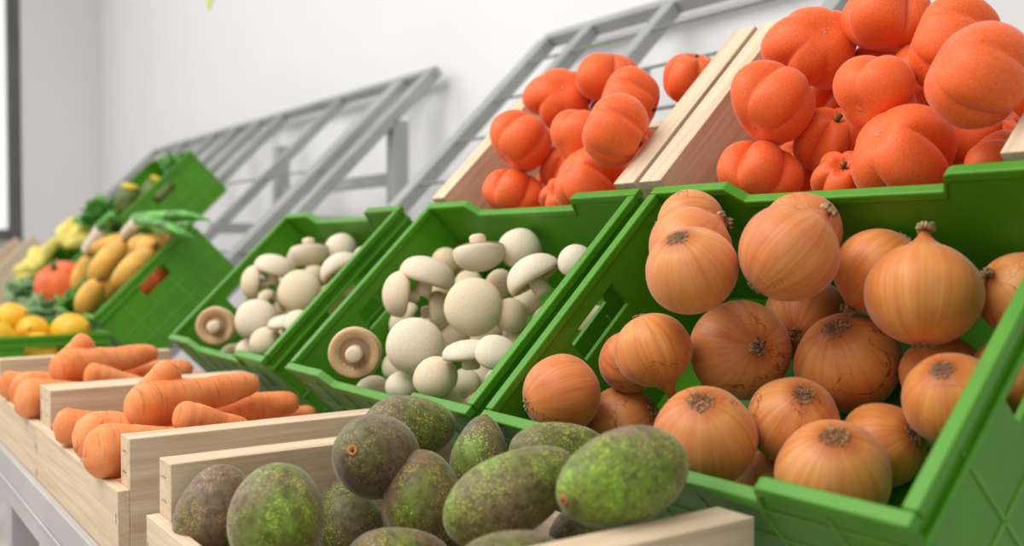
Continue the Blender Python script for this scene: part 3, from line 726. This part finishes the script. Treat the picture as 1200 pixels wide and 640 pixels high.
LEMONS = [
    ((-2.115, 0.3028, 1.0141), 0.031, (0.771, 0.539, 0.339), 'lemon highest in the flat crate, at the left edge'),
    ((-2.08, 0.3357, 0.9904), 0.031, (0.934, -0.275, 0.229), 'middle lemon of the three along the crate side'),
    ((-2.045, 0.3957, 0.9915), 0.034, (0.771, 0.581, 0.262), 'lemon at the right end of the flat crate, next to the squash crate'),
    ((-2.05, 0.2731, 0.9812), 0.03, (0.353, 0.005, 0.936), 'lemon low at the left edge below the highest one'),
    ((-2.13, 0.3, 0.8879999999999999), 0.031, (0.6, 0.5, 0.3), 'lemon at the bottom of the flat crate, underneath the others'),
    ((-2.13, 0.38, 0.8879999999999999), 0.031, (0.2, 0.9, 0.3), 'lemon at the bottom of the flat crate, underneath the others'),
    ((-2.22, 0.33, 0.8879999999999999), 0.031, (0.8, -0.5, 0.3), 'lemon at the bottom of the flat crate, underneath the others'),
    ((-2.032, 0.3378, 0.9584), 0.034, (0.796, 0.595, 0.113), 'lemon showing through the handle hole of the flat crate'),
]
SQUASHES = [
    ((-2.2892, 0.5226, 1.122), 0.12, 0.03, (0.44, 0.488, 0.754), 'longest squash lying diagonally on top of the heap'),
    ((-2.519, 0.5891, 1.1603), 0.115, 0.027, (0.54, 0.786, 0.301), 'squash at the back of the heap, below the leek'),
    ((-2.145, 0.5401, 1.111), 0.12, 0.028, (0.471, 0.529, 0.706), 'squash lying along the right wall of its crate'),
    ((-2.2175, 0.4698, 1.048), 0.09, 0.03, (0.521, 0.252, 0.815), 'squat squash at the front right of the heap, near the rim'),
    ((-2.15, 0.5833, 1.1554), 0.085, 0.029, (0.608, 0.706, 0.363), 'squash at the back right corner near the upper crate'),
    ((-2.5458, 0.5225, 1.0866), 0.1, 0.026, (0.351, 0.188, 0.917), 'slim squash between the pumpkin and the longest squash'),
    ((-2.3137, 0.5349, 1.0707), 0.1, 0.028, (0.523, 0.411, 0.747), 'squash in the middle of the heap, under the longest one'),
    ((-2.4452, 0.6122, 1.148), 0.1, 0.027, (0.525, 0.604, 0.599), 'squash wedged between the back ones'),
]
PUMPKINS = [
    ((-2.6408, 0.4964, 1.0534), 0.066, (0.276, -0.435, 0.857), 'orange pumpkin at the left of the yellow squash heap'),
    ((-2.15, 0.5704, 1.0783), 0.042, (0.571, -0.029, 0.82), 'small orange pumpkin seen only through the handle hole of the squash crate'),
]
BANANAS = [
    ((-3.0268, 0.5835, 1.1476), 0.125, (0.568, -0.639, 0.518), 6, 0.4, 'yellow banana bunch with brown stem, highest on the far rack'),
    ((-3.1041, 0.5341, 1.084), 0.13, (0.479, -0.704, 0.525), 6, 1.6, 'yellow-green banana bunch lower on the rack, left of the pumpkin'),
]
LEEKS = [
    ((-2.2529, 0.5501, 1.1778), (-2.1894, 0.5627, 1.2116), (-1.9234, 0.5877, 1.1942), 0.014, 'leek lying across the back of the squash with its green leaves to the right'),
    ((-2.5669, 0.5332, 1.1397), (-2.538, 0.5625, 1.1973), (-2.5171, 0.5913, 1.2261), 0.014, 'pinkish leek shaft between the bananas and the squash'),
]
LEAFY = [
    ((-2.9929, 0.467, 1.017), 0.075, (0.215, -0.416, 0.883), PALELEAF, 3, 9, 'pale green leafy head between the bananas and the lemons'),
    ((-2.6143, 0.4525, 0.9954), 0.07, (0.465, -0.058, 0.883), PALELEAF, 4, 10, 'greyish green leafy head just above the lemons'),
    ((-2.3313, 0.4619, 1.0119), 0.055, (0.276, 0.066, 0.959), LEAF, 5, 8, 'dark green leafy head between the pumpkin and the front squash'),
    ((-2.9439, 0.6617, 1.2193), 0.09, (0.064, -0.449, 0.891), LEAF, 6, 9, 'green leafy head at the low end of the zucchini crate'),
    ((-2.9939, 0.8733, 1.3723), 0.07, (0.353, 0.005, 0.936), LEAF, 8, 8, 'green leafy head at the top of the zucchini crate'),
]
ZUCCHINI = [
    ((-2.9339, 0.7145, 1.2439), (-2.9139, 0.7242, 1.3203), 0.033, 'zucchini with yellow blossom standing at the left of the far upper crate'),
    ((-2.9139, 0.7561, 1.2587), (-2.8939, 0.7938, 1.341), 0.03, 'zucchini with yellow blossom leaning right in the far upper crate'),
    ((-2.8739, 0.7926, 1.2822), (-2.8739, 0.8454, 1.3516), 0.024, 'dark zucchini lying along the wall of the far upper crate'),
]
GREEN_SLOPE.append((-2.5, 0.307, "small green plastic crate of zucchini up at the far end, above the squash"))

# ------------------------------------------------------------------ rack and shelf
def beam(bm, x0, x1, s0, s1, n0=-.178, n1=-.1515):
    """bar lying in the slope"""
    c = [slope(x, s, n) for n in (n0, n1) for x, s in ((x0, s0), (x1, s0), (x1, s1), (x0, s1))]
    v = [bm.verts.new(p) for p in c]
    for f in ((0, 3, 2, 1), (4, 5, 6, 7), (0, 1, 5, 4), (1, 2, 6, 5), (2, 3, 7, 6), (3, 0, 4, 7)): bm.faces.new([v[i] for i in f])


def rack(x0, x1, beams, rods, legs, label):
    mid = slope((x0 + x1) / 2, .5, -.19)
    t = empty('display_rack', (mid.x, mid.y, 0), label, 'rack', 'sloping steel racks along the white wall')
    inv = Matrix.Translation(-t.location)
    def part(nm, bm, m, bev=.002):
        bm.transform(inv); o = obj(nm, bm, m, t, False)
        if bev: bevel(o, bev)
    for x, wd in beams:
        bm = bmesh.new(); beam(bm, x, x + wd, .03, .955); part('slope_beam', bm, STEEL)
    bm = bmesh.new(); beam(bm, x0, x1, .956, .978); part('top_beam', bm, STEEL)
    bm = bmesh.new(); beam(bm, x0, x1, 0.0, .029); part('bottom_beam', bm, STEEL)
    for s in rods:
        bm = bmesh.new(); tube(bm, [slope(x0 + .01, s, -.156), slope(x1 - .01, s, -.156)], .0028); part('cross_rod', bm, RODM, 0)
    for x in legs:
        p = slope(x, .80, -.19)
        bm = bmesh.new(); box(bm, p.x, p.x + .04, p.y - .02, p.y + .02, .0, p.z + .012); part('rear_leg', bm, STEEL)
        bm = bmesh.new(); box(bm, p.x + .005, p.x + .035, p.y - .215, p.y - .021, p.z - .25, p.z - .22); part('brace', bm, STEEL)
    if len(legs) > 1:
        p = slope(0, .80, -.19)
        bm = bmesh.new(); box(bm, RIM.x + legs[0] + .04, RIM.x + legs[-1], p.y - .012, p.y + .012, p.z - .14, p.z - .11); part('cross_bar', bm, STEEL)
    return t


rack(-.975, .62, ((-.985, .036), (-.84, .03), (-.615, .03), (-.2, .03), (.2, .03), (.57, .04)), (.16, .28, .40, .52, .64, .76, .88), (-.615, .2),
     'grey steel sloping rack carrying the onion and tomato crates')
rack(-3.9, -1.42, ((-1.46, .04), (-1.62, .06), (-1.95, .02), (-2.40, .04), (-2.61, .04), (-2.83, .045), (-3.08, .04), (-3.45, .04), (-3.9, .06)), (.2, .34, .62), (-2.19, -1.46),
     'far grey steel sloping rack, empty at its near end, with squash crate')

SX0, SX1 = -4.7, .35
t = empty('produce_shelf', (-2.2, .38, 0), 'long low grey metal shelf under the wooden carrot and avocado crates', 'shelf')
o_ = Vector((2.2, -.38, 0))
def spart(nm, boxes, m, bev=.002):
    bm = bmesh.new()
    for b in boxes: box(bm, *b)
    bm.transform(Matrix.Translation(o_)); o = obj(nm, bm, m, t, False)
    if bev: bevel(o, bev)
ZS = H - .3115
spart('front_rail', [(SX0, SX1, .196, .2035, H - .325, H - .265), (SX0, SX1, .1935, .196, H - .300, H - .296)], RAILM, .0012)
spart('rear_rail', [(SX0, SX1, .552, .58, ZS - .04, ZS)], RAILM)
x = SX0 + .05
while x < SX1 - .1:
    spart('support_slat', [(x, x + .05, .2035, .552, ZS - .012, ZS)], STEEL, 0); x += .12
for x in (-4.5, -2.9, -1.445, .1):
    spart('leg', [(x, x + .033, .20, .233, 0, ZS - .0125)], RAILM); spart('leg', [(x, x + .033, .55, .583, 0, ZS - .041)], RAILM)

# ------------------------------------------------------------------ crates
for x, s, lab in GREEN_SLOPE:
    p = slope(x, s, -.15); green_crate(p, T45, lab, 'green plastic produce crates')
for x, s, lab in WOOD_SLOPE:
    p = slope(x, s, -.15); wooden_crate(p, T45, lab, 'pale wooden produce crates', W=.387, blow=.11)
for x, lab in WOOD_FLAT:
    wooden_crate((x, .204, H - .311), 0, lab, 'pale wooden produce crates')
for x, lab in GREEN_FLAT:
    green_crate((x, .2055, H - .311), 0, lab, 'green plastic produce crates', L=.25)


# ------------------------------------------------------------------ onions
def make_onion(i, pos, rad, ax, neck, col, label, sq=1.0):
    rng = random.Random(100 + i); prof = []; n = 30
    for k in range(n + 1):
        ph = math.pi * k / n; r = math.sin(ph); z = -math.cos(ph) * sq
        sh = max(0.0, (ph / math.pi - .62) / .38)
        r = r * (1 - .16 * sh * neck * 3) if neck > .1 else r
        if k >= n - 4 and neck > .04:
            q = (k - (n - 4)) / 4; r = max(.13 - .03 * q, r * (1 - q) * .9); z = z * (1 - q) + q * (sq + neck)
        if k == 0: r = 0.0
        prof.append((r * rad, z * rad))
    tip = prof[-1]
    if neck > .04: prof.append((0, tip[1]))
    else: prof[-1] = (0, prof[-1][1] - .02 * rad); 
    def fn(p, a, v):
        k = 1 + .035 * wob(p / rad, 1.1, i) + .010 * math.sin(a * rng_n + ph0) * math.sin(math.pi * v)
        return Vector((p.x * k, p.y * k, p.z))
    rng_n = rng.choice((5, 6, 7)); ph0 = rng.random() * 6
    t = obj('onion', lathe(prof, 56, fn), ONION); t.location = pos; aim(t, ax, rng.random() * 6.28); t.color = col + (1,)
    tag(t, label, 'onion', 'onions in the nearest green crate')
    # dried neck: short tangled fibres
    bm = bmesh.new(); zt = tip[1]; flat = neck <= .04; rr = (.15 if not flat else .25) * rad
    for k in range(20 if not flat else 80):
        a = rng.random() * 6.28; q = rr * math.sqrt(rng.random())
        zq = zt - (.04 * rad if not flat else rad * sq * (1 - math.sqrt(max(0, 1 - (q / rad) ** 2))) + .01 * rad)
        d = rad * (rng.uniform(.06, .16) if not flat else rng.uniform(.01, .035)); a2 = a + rng.uniform(-1.6, 1.6); e = rr * (.3 if not flat else .22) * rng.random()
        p0 = Vector((q * math.cos(a), q * math.sin(a), zq)); p1 = p0 + Vector((math.cos(a2) * e, math.sin(a2) * e, d))
        p2 = p1 + Vector((math.cos(a2) * e * .9, math.sin(a2) * e * .9, -d * rng.uniform(.1, .9)))
        w0 = rad * (.045 if not flat else rng.uniform(.010, .020)); tube(bm, [p0, p1, p2], [w0, w0 * .8, w0 * .25], 5)
    obj('dried_neck', bm, TUFT, t)
    bm = bmesh.new(); zb = -sq * rad
    for k in range(22):
        a = rng.random() * 6.28; q = .15 * rad * math.sqrt(rng.random())
        p0 = Vector((q * math.cos(a), q * math.sin(a), zb + .03 * rad)); p1 = p0 + Vector((math.cos(a) * .03 * rad, math.sin(a) * .03 * rad, -.05 * rad * rng.uniform(.6, 1.3)))
        p2 = p1 + Vector((rng.uniform(-1, 1) * .07 * rad, rng.uniform(-1, 1) * .07 * rad, .01 * rad))
        tube(bm, [p0, p1, p2], [.028 * rad, .024 * rad, .008 * rad], 5)
    obj('root_tuft', bm, ROOT, t)
    return t


for i, a in enumerate(ONIONS): make_onion(i, *a)


# ------------------------------------------------------------------ tomatoes
def tomato_mesh(seed):
    rng = random.Random(seed); nl = rng.choice((4, 5, 5)); ang = []; a = rng.random()
    for k in range(nl): ang.append(a); a += 2 * math.pi / nl * rng.uniform(.72, 1.28)
    sc = (a - ang[0]) / (2 * math.pi); ang = [ang[0] + (q - ang[0]) / sc for q in ang]
    dep = [rng.uniform(.24, .46) for _ in ang]; n = 34; prof = []
    for k in range(n + 1):
        ph = math.pi * k / n; prof.append((math.sin(ph) ** .86 if 0 < k < n else 0.0, -math.cos(ph)))
    bul = [rng.uniform(.88, 1.10) for _ in ang]
    def fn(p, a, v):
        ph = math.pi * v; s = math.sin(ph); g = 0; pw = .22 + .78 * min(1, v * 1.5)
        b = 1.0
        for q, d, bu in zip(ang, dep, bul):
            x = (a - q + math.pi) % (2 * math.pi) - math.pi
            g += d * (math.exp(-abs(x) / .15) * .6 + math.exp(-(x / .42) ** 2) * .4)
            b += (bu - 1) * math.exp(-((x - .6) / .5) ** 2)
        r = b * (1 - g * pw * s ** .4) * (1 + .05 * wob((p.x, p.y, p.z), 1.2, seed))
        z = p.z * .82
        d = math.hypot(p.x, p.y)
        if v > .5: z -= .34 * math.exp(-(d / .30) ** 2) * .82
        else: z += .10 * math.exp(-(d / .28) ** 2)
        return Vector((p.x * r, p.y * r, z))
    return lathe(prof, 120, fn), ang


def make_tomato(i, pos, rad, ax, roll, sc, label, group):
    m, ang = tomato_mesh(500 + i); t = obj('tomato', m, TOMATO); t.location = pos; aim(t, ax, 0 if roll is None else roll)
    if roll is None:      # turn the widest lobe to the aisle
        d = t.rotation_quaternion.inverted() @ (Vector((0, 0, H)) - Vector(pos)); a_ = math.atan2(d.y, d.x)
        gaps = [(q2 - q1, (q1 + q2) / 2) for q1, q2 in zip(ang, ang[1:] + [ang[0] + 2 * math.pi])]; aim(t, ax, a_ - max(gaps)[1])
    t.scale = (rad * sc[0], rad * sc[1], rad * sc[2])
    tag(t, label, 'tomato', group)
    bm = bmesh.new(); tube(bm, [(0, 0, .50), (.01, .02, .60), (.05, .03, .76)], [.075, .055, .065], 10)
    for k in range(5):
        a = k * 1.256; tube(bm, [(.03 * math.cos(a), .03 * math.sin(a), .54), (.14 * math.cos(a), .14 * math.sin(a), .575), (.24 * math.cos(a), .24 * math.sin(a), .64)], [.03, .022, .006], 5)
    obj('stem', bm, TSTEM, t)
    bm = bmesh.new()
    for k in range(6):
        a = k * 1.047 + .2; ln = .06 + .05 * ((k * 7) % 3) / 2
        tube(bm, [(0, 0, -.728), (ln * .5 * math.cos(a), ln * .5 * math.sin(a), -.732), (ln * math.cos(a), ln * math.sin(a), -.738)], [.013, .009, .003], 5)
    obj('blossom_scar', bm, SCAR, t)
    return t


for i, (p, rad, ax, roll, sc, lab) in enumerate(TOMATOES):
    t = make_tomato(i, p, rad, ax, roll, sc, lab.replace('CRATE', 'right-hand'), 'ribbed tomatoes in wooden crates')
    if i in TOMATO_FAR_ONLY: t.location = Vector(p) + Vector((-.388, 0, 0)); t['label'] = TOMATO_FAR[i]; continue
    c = copy_tree(t); c.location = Vector(p) + Vector((-.388, 0, 0)); c['label'] = TOMATO_FAR[i]


# ------------------------------------------------------------------ mushrooms
def cap_mesh(seed):
    prof = [(0, -.02), (.30, -.02), (.52, .0), (.62, -.09), (.76, -.20), (.90, -.22), (.985, -.13), (1.0, .0), (.985, .14), (.94, .30), (.85, .48), (.72, .63), (.55, .75), (.36, .83), (.18, .87), (0, .885)]
    pr = []
    for (a, b), (c, d) in zip(prof, prof[1:]): pr += [(a, b), ((a + c) / 2, (b + d) / 2)]
    pr.append(prof[-1])
    def fn(p, a, v):
        k = 1 + .05 * wob(p, 1.0, seed); return Vector((p.x * k, p.y * k * (1 + .03 * math.sin(seed)), p.z * (1 + .04 * wob(p, .8, seed + 9))))
    return lathe(pr, 44, fn)


def make_mushroom(i, pos, rad, ax, sc, col, label, stem=1.0):
    rng = random.Random(900 + i)
    t = obj('mushroom', cap_mesh(i), MUSH); aim(t, ax, rng.random() * 6.28); t.scale = (rad * sc, rad * sc, rad)
    t.location = Vector(pos) - Vector(ax).normalized() * rad * .3; t.color = col + (1,)
    tag(t, label, 'mushroom', 'white mushrooms in the green crates')
    sl = -.22 - .62 * stem
    prof = [(0, sl - .02), (.22, sl - .015), (.30, sl + .05), (.31, sl + .18), (.285, -.25), (.30, -.08), (.34, .0), (0, .02)]
    obj('stem', lathe(prof, 24, lambda p, a, v: Vector((p.x * (1 + .06 * wob(p, 2, i)), p.y * (1 + .06 * wob(p, 2, i + 5)), p.z))), MSTEM, t)
    obj('gills', lathe([(.305, -.035), (.44, -.06), (.56, -.045), (.61, -.10), (.60, -.03), (.30, -.015), (.305, -.035)], 40,
                       lambda p, a, v: Vector((p.x, p.y, p.z + .008 * math.cos(a * 20)))), MGILL, t)
    obj('veil', lathe([(.60, -.100), (.70, -.185), (.79, -.226), (.895, -.236), (.96, -.19), (.90, -.20), (.76, -.18), (.62, -.085), (.60, -.100)], 44), MVEIL, t)
    return t


for i, a in enumerate(MUSHROOMS):
    t = make_mushroom(i, *a)
    c = copy_tree(t); c.location = t.location + Vector((-.463, 0, 0)); c['label'] = MUSHROOM_FAR[i]


# ------------------------------------------------------------------ avocados
def make_avocado(i, pos, rad, ax, aspect, col, label, pear=.3, fat=1.0):
    n = 34; prof = []
    for k in range(n + 1):
        ph = math.pi * k / n; c = -math.cos(ph); r = math.sin(ph) ** .94 if 0 < k < n else 0.0
        r *= 1 - pear * (.5 + .5 * c) ** 1.3; prof.append((r * rad, c * rad * aspect))
    z1 = prof[-1][1]
    def fn(p, a, v):
        k = 1 + .05 * wob(p / rad, .9, i + 40) + .006 * wob(p / rad, 9, i)
        q = Vector((p.x * k, p.y * k * fat, p.z)); d = math.hypot(p.x, p.y) / rad
        if v > .8: q.z -= .035 * rad * math.exp(-(d / .16) ** 2)
        return q
    t = obj('avocado', lathe(prof, 64, fn), AVO); t.location = pos; aim(t, ax, i * 1.7); t.color = col + (1,)
    tag(t, label, 'avocado', 'avocados in the front wooden crate')
    z0 = z1 - .035 * rad
    s = obj('stem_scar', lathe([(0, z0 - .01 * rad), (.115 * rad, z0 - .005 * rad), (.125 * rad, z0 + .025 * rad), (.09 * rad, z0 + .045 * rad), (.06 * rad, z0 + .03 * rad), (0, z0 + .03 * rad)], 20,
                             lambda p, a, v: Vector((p.x * (1 + .1 * math.sin(3 * a)), p.y * (1 + .08 * math.cos(2 * a)), p.z))), AVOSTEM, t)
    obj('stem_core', lathe([(0, z0 + .02 * rad), (.05 * rad, z0 + .028 * rad), (.045 * rad, z0 + .042 * rad), (0, z0 + .05 * rad)], 14), AVOCORE, s)
    return t


for i, a in enumerate(AVOCADOS): make_avocado(i, *a)


# ------------------------------------------------------------------ carrots
def make_carrot(i, p0, p1, r0, r1, label):
    p0, p1 = Vector(p0), Vector(p1); ln = (p1 - p0).length; prof = []; n = 40
    for k in range(n + 1):
        s = k / n
        base = r0 + (r1 - r0) * s ** 1.15
        e0 = min(1, (s * ln) / (r0 * .9)); e1 = min(1, ((1 - s) * ln) / (r1 * 1.3))
        r = base * math.sqrt(max(0, 1 - (1 - e0) ** 2)) ** .9 * math.sqrt(max(0, 1 - (1 - e1) ** 2))
        prof.append((r if 0 < k < n else 0.0, s * ln))
    bx, by = random.Random(i).uniform(-.03, .03), random.Random(i + 77).uniform(-.03, .03)
    def fn(p, a, v):
        k = 1 + .05 * wob((p.x * 20, p.y * 20, p.z * 160), 1, i) + .14 * wob((p.x * 30, p.y * 30, p.z * 30), 1, i + 3)
        b = math.sin(math.pi * v); return Vector((p.x * k + bx * ln * b, p.y * k + by * ln * b, p.z))
    t = obj('carrot', lathe(prof, 36, fn), CARROT); t.location = p0; aim(t, p1 - p0, i * 2.1)
    tag(t, label, 'carrot', 'carrots in the wooden crates')
    return t


for i, (a, b, r0, r1, lab) in enumerate(CARROTS):
    t = make_carrot(i, a, b, r0, r1, lab)
    if CARROT_FAR[i]:
        c = copy_tree(t); c.location = Vector(a) + Vector((-.379, 0, 0)); c['label'] = CARROT_FAR[i]


# ------------------------------------------------------------------ far produce
def lemon(pos, rad, ax, label):
    prof = []
    for k in range(25):
        ph = math.pi * k / 24; c = -math.cos(ph); prof.append((rad * math.sin(ph) ** 1.1 if 0 < k < 24 else 0.0, rad * (1.18 * c + .14 * c ** 9)))
    t = obj('lemon', lathe(prof, 32), LEMON); t.location = pos; aim(t, ax); tag(t, label, 'lemon', 'lemons in the flat green crate')
    bm = bmesh.new(); tube(bm, [(0, 0, 1.29 * rad), (0, 0, 1.36 * rad)], [.1 * rad, .07 * rad], 8); obj('stem_button', bm, ZUCC, t)


for a in LEMONS: lemon(*a)


def squash(pos, ln, rad, ax, label):
    prof = []
    for k in range(31):
        s = k / 30; r = (math.sin(math.pi * s) ** .36 if 0 < k < 30 else 0.0) * (1.04 - .24 * s ** .8); prof.append((rad * r, (s - .5) * ln))
    t = obj('butternut_squash', lathe(prof, 32, lambda p, a, v: p * (1 + .03 * wob(p / rad, 1, ln * 100))), SQUASH); t.location = pos; aim(t, ax)
    tag(t, label, 'squash', 'yellow squashes in the far green crate')
    bm = bmesh.new(); tube(bm, [(0, 0, ln * .49), (.1 * rad, 0, ln * .55), (.2 * rad, 0, ln * .6)], [.22 * rad, .17 * rad, .2 * rad], 8); obj('stem', bm, BSTEM, t)


for a in SQUASHES: squash(*a)


def pumpkin(pos, rad, ax, label):
    prof = [(math.sin(math.pi * k / 30) ** .8 * rad if 0 < k < 30 else 0.0, -math.cos(math.pi * k / 30) * rad * .95) for k in range(31)]
    def fn(p, a, v):
        g = 1 - .07 * abs(math.cos(a * 5)) ** 6 * math.sin(math.pi * v); d = math.hypot(p.x, p.y) / rad
        return Vector((p.x * g, p.y * g, p.z - (.2 * rad * math.exp(-(d / .3) ** 2) * (1 if v > .5 else -.6))))
    t = obj('pumpkin', lathe(prof, 80, fn), PUMPKIN); t.location = pos; aim(t, ax); tag(t, label, 'pumpkin')
    bm = bmesh.new(); tube(bm, [(0, 0, .7 * rad), (0, .03 * rad, .9 * rad), (.08 * rad, .06 * rad, 1.08 * rad)], [.15 * rad, .1 * rad, .12 * rad], 8); obj('stem', bm, ZUCC, t)


for a in PUMPKINS: pumpkin(*a)


def banana_bunch(pos, size, ax, nb, roll, label):
    t = empty('banana_bunch', pos, label, 'bananas', 'banana bunches on the far rack'); aim(t, ax, roll)
    for k in range(nb):
        a = (k - (nb - 1) / 2) * 2.3 / nb; bm = bmesh.new(); pts = []; rs = []
        for q in range(11):
            s = q / 10; b = -.25 + 1.5 * s
            y = size * (.2 + math.sin(b) * .75); z = size * (math.cos(b) * .55 - .5 + .1 * (k % 2)); x = 0
            pts.append(Vector((math.sin(a) * y, math.cos(a) * y, z))); rs.append(size * .155 * (math.sin(math.pi * (.07 + .86 * s)) ** .5) * (.8 if q in (0, 10) else 1))
        tube(bm, pts, rs, 9); obj('banana', bm, BANANA, t)
    bm = bmesh.new(); tube(bm, [(0, -.02 * size, -.06 * size), (0, .08 * size, .05 * size), (0, .24 * size, .04 * size)], [.07 * size, .1 * size, .16 * size], 9); obj('bunch_stem', bm, BSTEM, t)


for a in BANANAS: banana_bunch(*a)


def leek(p0, p1, p2, rad, label):
    p0, p1, p2 = Vector(p0), Vector(p1), Vector(p2)
    t = empty('leek', p0, label, 'leek', 'leeks in the far crates')
    bm = bmesh.new(); tube(bm, [(0, 0, 0), (p1 - p0) * .1, (p1 - p0) * .6, p1 - p0], [rad * .7, rad, rad * .95, rad * 1.05], 12); obj('shaft', bm, LEEKW, t)
    d = (p2 - p1); side = d.cross(Vector((0, -.6, 1))).normalized()
    for k in range(4):
        bm = bmesh.new(); e = side * (k - 1.5) * rad * 1.5 + Vector((0, 0, rad * (k % 2)))
        q = [p1 - p0 - d * .08, p1 - p0 + d * .35 + e * .5, p1 - p0 + d * .8 + e, p1 - p0 + d * (1 + .1 * k) + e * 1.5 - Vector((0, 0, rad))]
        tube(bm, q, [rad * .9, rad * .85, rad * .6, rad * .12], 8); obj('leaf', bm, LEAF, t)


for a in LEEKS: leek(*a)


def leafy(pos, size, ax, mat, seed, nl, label, name='lettuce', cat='lettuce'):
    """a head of wavy leaves, each a curved thick blade"""
    t = empty(name, pos, label, cat, 'leafy heads on the far rack'); aim(t, ax, seed); rng = random.Random(seed)
    for k in range(nl):
        a = k * 2.4; tilt = .25 + .95 * k / nl; ln = size * rng.uniform(.8, 1.1); bm = bmesh.new(); g = []
        for i in range(8):
            s = i / 7; wd = size * .42 * math.sin(math.pi * (.12 + .8 * s)) ; rad_ = ln * s * math.sin(tilt); z = ln * s * math.cos(tilt) - .15 * size * s * s
            row = []
            for j in range(7):
                q = (j - 3) / 3; wv = .06 * size * math.sin(i * 1.9 + j * 2.1 + k) * s - .12 * size * q * q * (1 - s)
                x, y = rad_, q * wd
                row.append(bm.verts.new((x * math.cos(a) - y * math.sin(a), x * math.sin(a) + y * math.cos(a), z + wv)))
            g.append(row)
        fs = [bm.faces.new((g[i][j], g[i][j + 1], g[i + 1][j + 1], g[i + 1][j])) for i in range(7) for j in range(6)]
        o = obj('leaf', bm, mat, t); s_ = o.modifiers.new('thickness', 'SOLIDIFY'); s_.thickness = .0015


for a in LEAFY: leafy(*a)


def zucchini(p0, p1, rad, label):
    p0, p1 = Vector(p0), Vector(p1); ln = (p1 - p0).length
    t = obj('zucchini', lathe([(0, 0), (rad * .7, .01 * ln), (rad, .08 * ln), (rad * .96, .5 * ln), (rad * .85, .9 * ln), (rad * .5, .985 * ln), (0, ln)], 24), ZUCC); t.location = p0; aim(t, p1 - p0)
    tag(t, label, 'zucchini', 'zucchini in the far upper crate')
    obj('blossom', lathe([(0, ln * .97), (rad * .62, ln * .98), (rad * .75, ln * 1.05), (rad * .5, ln * 1.12), (0, ln * 1.13)], 16, lambda p, a, v: Vector((p.x * (1 + .15 * math.cos(5 * a)), p.y * (1 + .15 * math.cos(5 * a)), p.z))), FLOWER, t)


for a in ZUCCHINI: zucchini(*a)
